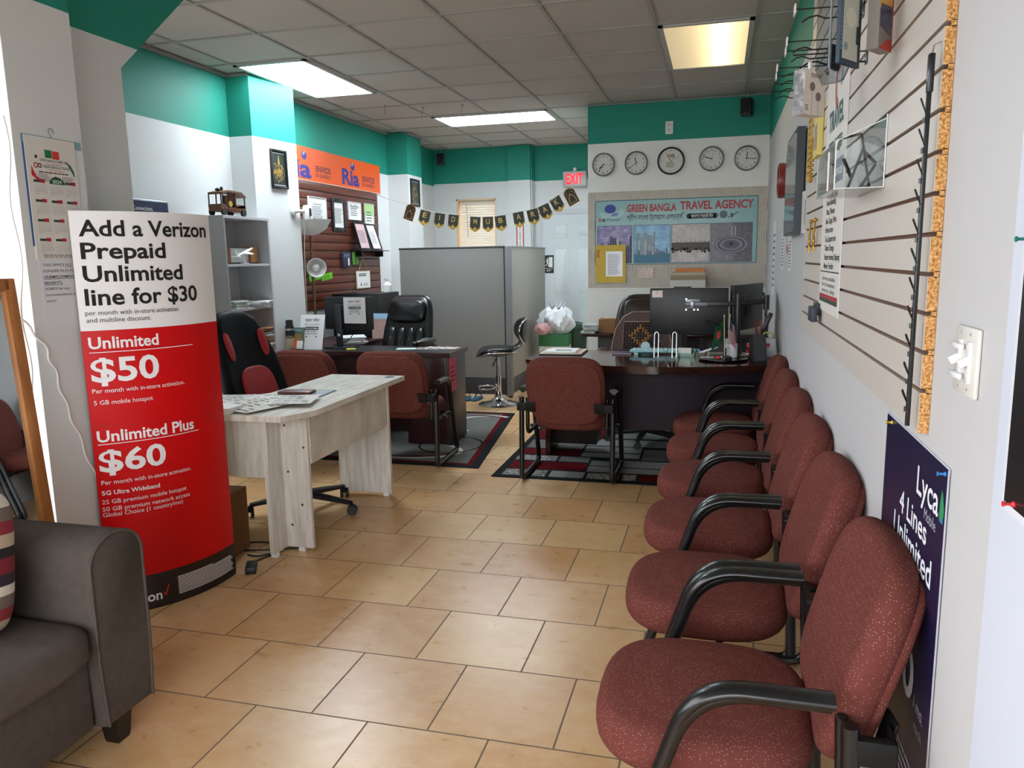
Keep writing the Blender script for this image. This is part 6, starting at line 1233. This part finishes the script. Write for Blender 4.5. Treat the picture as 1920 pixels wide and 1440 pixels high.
# long service banner hanging on the panel
t = sheet('service_banner', 'tall white vinyl banner with lists hanging on the grooved panel', 'banner', (SX-.001, 3.32, 1.248), RW, .53, .94, mat('DAD6D0', .45), .003)
ink(t, 'teal_lettering', mat('2E5A5E', .6), lambda s: (s.text('TRAVEL', .09, .66, .07, .36, .03, -.004), s.text('SERVICES', .10, .575, .045, .34, .02, -.004)))
ink(t, 'blue_block', mat('27405A', .5), lambda s: s.rect(.04, .46, .50, .54, -.0038)); ink(t, 'block_lettering', PAPER, lambda s: s.text('Services', .30, .485, .035, .18, .01, -.0044)); ink(t, 'red_ribbon', mat('B8584A', .6), lambda s: s.ring2(.30, .80, .05, .085, -.004, 24, 1.0, 4.6)); ink(t, 'dark_ribbon', mat('5A6468', .6), lambda s: s.ring2(.33, .84, .04, .06, -.0042, 24, -1.2, 2.2))
rows = ['Air Ticket', 'Hotel Booking', 'Visa, Photo', 'Fax, Copy, Print', 'Home care', 'Tax, Support and', 'Ticket Change', 'Passport renewal, Shipping', 'Money Transfer']
ink(t, 'black_lettering', INK, lambda s: [s.text(r, .12, .425-.033*k, .021, .10+.011*len(r), .016, -.004) for k, r in enumerate(rows)])
ink(t, 'rule', INK, lambda s: s.rect(.02, .148, .52, .152, -.004)); ink(t, 'grey_lettering', mat('77777A', .6), lambda s: [s.text(r, .09, .118-.022*k, .015, .34, .01, -.004) for k, r in enumerate(('Services available', 'for all customers', 'every day'))]); ink(t, 'red_bar', mat('9A2A34', .6), lambda s: s.rect(.03, .050, .50, .066, -.004)); ink(t, 'green_bar', mat('27402E', .6), lambda s: s.rect(.03, .036, .50, .050, -.004))
t = thing('wall_adapter', 'dark blue grey plug-in block at the bottom of the grooved panel', 'block', (.372, 3.32, 1.225)); s = MB(); s.bb(-.022, -.10, -.025, .0, .02, .032, .003); s.build('body', mat('2A3040', .5), t); s = MB(); s.bb(0, -.06, .0, .0175, .05, .045, .002); s.build('back_block', mat('1C2028', .5), t)
t = sheet('hanging_sheet', 'yellow printed sheet at the far end of the grooved panel', 'sheet', (SX-.001, 4.01, 1.80), RW, .16, .32, mat('D0A020', .5), .003); ink(t, 'print', mat('7A5A10', .6), lambda s: greek(s, .03, .13, .03, .29, 9, -.004, .4, 2))
t = thing('card_pack', 'small yellow and white pack on the grooved panel beyond the tall banner', 'pack', (SX-.001, 3.60, 1.86), RW); s = MB(); s.bb(0, -.02, 0, .16, 0, .22, .002); s.build('card', mat('D8C66A', .5), t, smooth=0); s = MB(); s.rect(.03, .03, .13, .13, -.0206); s.build('picture', mat('9A8A78', .5), t, smooth=0)
GLD = mat('B88A30', .3, .7)
t = thing('bead_necklace', 'loop of gold beads hanging on the far part of the grooved panel', 'necklace', (SX-.012, 3.68, 1.86))
s = MB(); [s.ball((-.006, .045*cos(2*pi*k/26), .085*sin(2*pi*k/26)), .0065, 8) for k in range(26)]; s.build('beads', GLD, t, smooth=60); s = MB(); s.bb(-.004, -.004, .08, .011, .004, .10); s.build('hook', CHROME, t, smooth=0)
for k, (y, lb) in enumerate(((3.50, 'nearer'), (3.66, 'farther'))):
    t = thing('gold_tassel', f'gold tassel hanging on the grooved panel below the bead loop, the {lb} of two', 'tassel', (SX-.010, y, 1.60), 0, 'gold tassels on the grooved panel')
    s = MB(); [s.tube([(0, 0, 0), (-.004, .02*sin(j), -.05), (-.003, .035*sin(j*1.7), -.11-.02*cos(j))], .003, 6) for j in range(6)]; s.build('threads', GLD, t); s = MB(); s.ball((0, 0, .004), .009, 10); s.build('knot', GLD, t)
t = thing('wall_television', 'flat dark screen mounted on the right wall beyond the grooved panel', 'television', (.408, 4.96, 1.57), RW); s = MB(); s.prism([(0, 0), (.68, 0), (.68, .53), (.09, .53), (0, .44)], -.046, -.006, 'xz'); s.build('housing', mat('3A4046', .4), t, smooth=0); s = MB(); s.poly([(.012, .012), (.668, .012), (.668, .518), (.095, .518), (.012, .434)], -.0468); s.build('screen', mat('3E4A50', .06, 0, .8), t, smooth=0); s = MB(); s.bb(.25, -.006, .15, .45, .0, .38); s.build('wall_bracket', BLACKMETAL, t, smooth=0)
t = thing('price_sheet', 'white sheet with black marks bulging from the wall below the flat screen', 'sheet', (.408, 4.24, 1.565), RW); s = MB(); s.grid(lambda a, b_: (.24*a, -.003-.022*math.sin(pi*a), .20*b_), 10, 2, .001); s.build('sheet', PAPER, t, smooth=60); s = MB(); s.grid(lambda a, b_: (.05+.14*a, -.005-.022*math.sin(pi*(.05+.14*a)/.24), .04+.12*b_), 1, 1); s.build('print', mat('77777A', .7), t, smooth=0)
t = thing('red_clock', 'red rimmed round wall clock seen edge on beyond the flat screen', 'clock', (.4095, 5.54, 1.945), RW); R = Matrix.Rotation(pi/2, 3, 'X'); s = MB(); s.lathe([(.09, 0), (.112, .004), (.115, .03), (.112, .05), (.102, .052), (.098, .035)], (0, 0, 0), 36, R, (True, False)); s.build('rim', mat('7A2A26', .35), t, smooth=50); s = MB(); s.disc(0, 0, .1, -.03, 32); s.build('dial', mat('DCD8D4', .5), t, smooth=0); s = MB(); [s.text(str(h), .078*cos(pi/2-h*pi/6), .078*sin(pi/2-h*pi/6)-.007, .016, None, .004, -.031, 'C') for h in range(1, 13)]; s.build('numerals', INK, t, smooth=0); s = MB(); s.bb(-.003, -.034, -.01, .003, -.033, .055); s.build('hour_hand', INK, t, rot=(0, radians(40), 0), smooth=0); s = MB(); s.bb(-.002, -.036, -.01, .002, -.035, .08); s.build('minute_hand', INK, t, rot=(0, radians(150), 0), smooth=0)
for k, (y, z, w, h, lb) in enumerate(((6.62, 1.15, .34, .57, 'long white paper notice on the right wall nearest the corner'), (5.72, 1.36, .30, .25, 'small white paper notice on the right wall below the red rimmed clock'), (5.14, 1.36, .26, .22, 'pale paper notice on the right wall beside the red heart'))):
    t = sheet('wall_notice', lb, 'notice', (.409, y, z), RW, w, h, mat('D4D6D6', .6), .002, 'paper notices at the far right wall'); ink(t, 'print', mat('55565A', .7), lambda s: greek(s, w*.15, w*.85, h*.12, h*.88, 9, -.003, .35, k))
t = thing('heart_sticker', 'small red heart on the right wall between the paper notices', 'sticker', (.409, 5.22, 1.495), RW); s = MB(); s.poly([(.04*(16*sin(q)**3)/16, .04*(13*cos(q)-5*cos(2*q)-2*cos(3*q)-cos(4*q))/16) for q in [2*pi*k/30 for k in range(30)]], -.003); s.build('heart', mat('C83A52', .5), t, smooth=0)
# switch plate with toggles held by bits of tape
t = thing('light_switch', 'double light switch plate with clear guards on the near right wall', 'switch', (.4098, 1.503, 1.225), RW); s = MB(); s.bb(0, -.008, 0, .122, 0, .115, .004); s.build('cover_plate', mat('D6D4CE', .3), t)
for x in (.036, .086): s = MB(); s.bb(x-.012, -.011, .022, x+.012, -.007, .092, .002); o = s.build('switch_guard', mat('E0E2E4', .15, 0, .6), t); s = MB(); s.box((x, -.016, .058), (.009, .018, .014), 0, .002, Matrix.Rotation(.5, 3, 'X')); s.build('toggle', WHITE, o)
for z in (.032, .082): s = MB(); s.bb(.012, -.020, z-.004, .070, -.012, z+.004, .001); s.build('cross_tab', mat('E4E6EA', .2, 0, .6), t)
for x, z in ((.036, .012), (.036, .104), (.086, .012), (.086, .104)): s = MB(); s.cyl((x, -.0085, z), (x, -.0075, z), .003, seg=10); s.build('screw', mat('B8B8B4', .3, .5), t)
# navy poster and pins
t = sheet('mobile_poster', 'dark blue phone plan poster pinned on the right wall behind the nearest armchair', 'poster', (.4095, 2.035, .30), RW, .535, .775, mat('17173A', .3, 0, .5, .1), .0015)
ink(t, 'white_border', mat('C9CCD8', .4), lambda s: (s.rect(-.006, .767, .541, .779, -.001), s.rect(.529, 0, .541, .775, -.0018)))
NB = 2.035
WT = mat('E4E4EC', .5)
ink(t, 'wordmark', WT, lambda s: s.text('Lyca', .322, .672, .058, .165, .012, -.0025)); ink(t, 'leaf_logo', mat('2E8A5A', .5), lambda s: (s.poly([(.493, .672), (.52, .672), (.525, .695), (.512, .722), (.503, .73), (.496, .70)], -.0024))); ink(t, 'leaf_logo', mat('3A6AC0', .5), lambda s: s.poly([(.495, .668), (.522, .668), (.519, .674), (.496, .674)], -.0025))
ink(t, 'small_lettering', mat('A8A8BC', .5), lambda s: s.text('Mobile', .392, .638, .024, .085, 0, -.0025)); ink(t, 'headline', WT, lambda s: (s.text('4 Lines', .185, .590, .050, .235, .014, -.0025), s.text('Unlimited', .140, .520, .056, .33, .014, -.0025)))
ink(t, 'price', WT, lambda s: s.text('$50', .10, .235, .11, .30, .02, -.0025)); ink(t, 'price_detail', mat('A8A8BC', .5), lambda s: (s.text('/ mo.', .41, .24, .03, .075, 0, -.0025), s.text('each', .425, .20, .022, .06, 0, -.0025), greek(s, .16, .5, .03, .12, 5, -.0025, .35, 3)))
def pin(y, z, c, lb, x=.4075):
    t = thing('push_pin', lb, 'pin', (x, y, z), RW, 'push pins on the right wall'); s = MB(); s.lathe([(.0045, 0), (.0045, .002), (.0022, .004), (.0022, .011), (.004, .013), (.004, .015)], (0, 0, 0), 12, Matrix.Rotation(pi/2, 3, 'X')); s.build('head', mat(c, .35), t)
pin(1.975, 1.064, 'C9B43A', 'yellow push pin at the top left corner of the dark blue poster'); pin(1.518, 1.064, '2A7AC0', 'blue push pin at the top right corner of the dark blue poster'); pin(1.182, 1.114, 'D8323A', 'red push pin at the corner of the black poster at the right edge', .406); pin(1.224, 1.48, '1E7A6A', 'teal push pin above the black poster at the right edge')
t = sheet('laminated_sheet', 'white laminated sheet on the right wall at the right edge of the photo', 'sheet', (.4098, 1.277, .25), RW, .9, 2.3, mat('CFD5E4', .3), .0015)
t = sheet('black_poster', 'black poster with white border at the right edge, held by the red pin', 'poster', (.4080, 1.235, 1.095), RW, .60, .80, mat('D8DCE4', .4), .0012); ink(t, 'black_field', mat('131318', .35), lambda s: s.rect(.012, .012, .588, .788, -.0018))
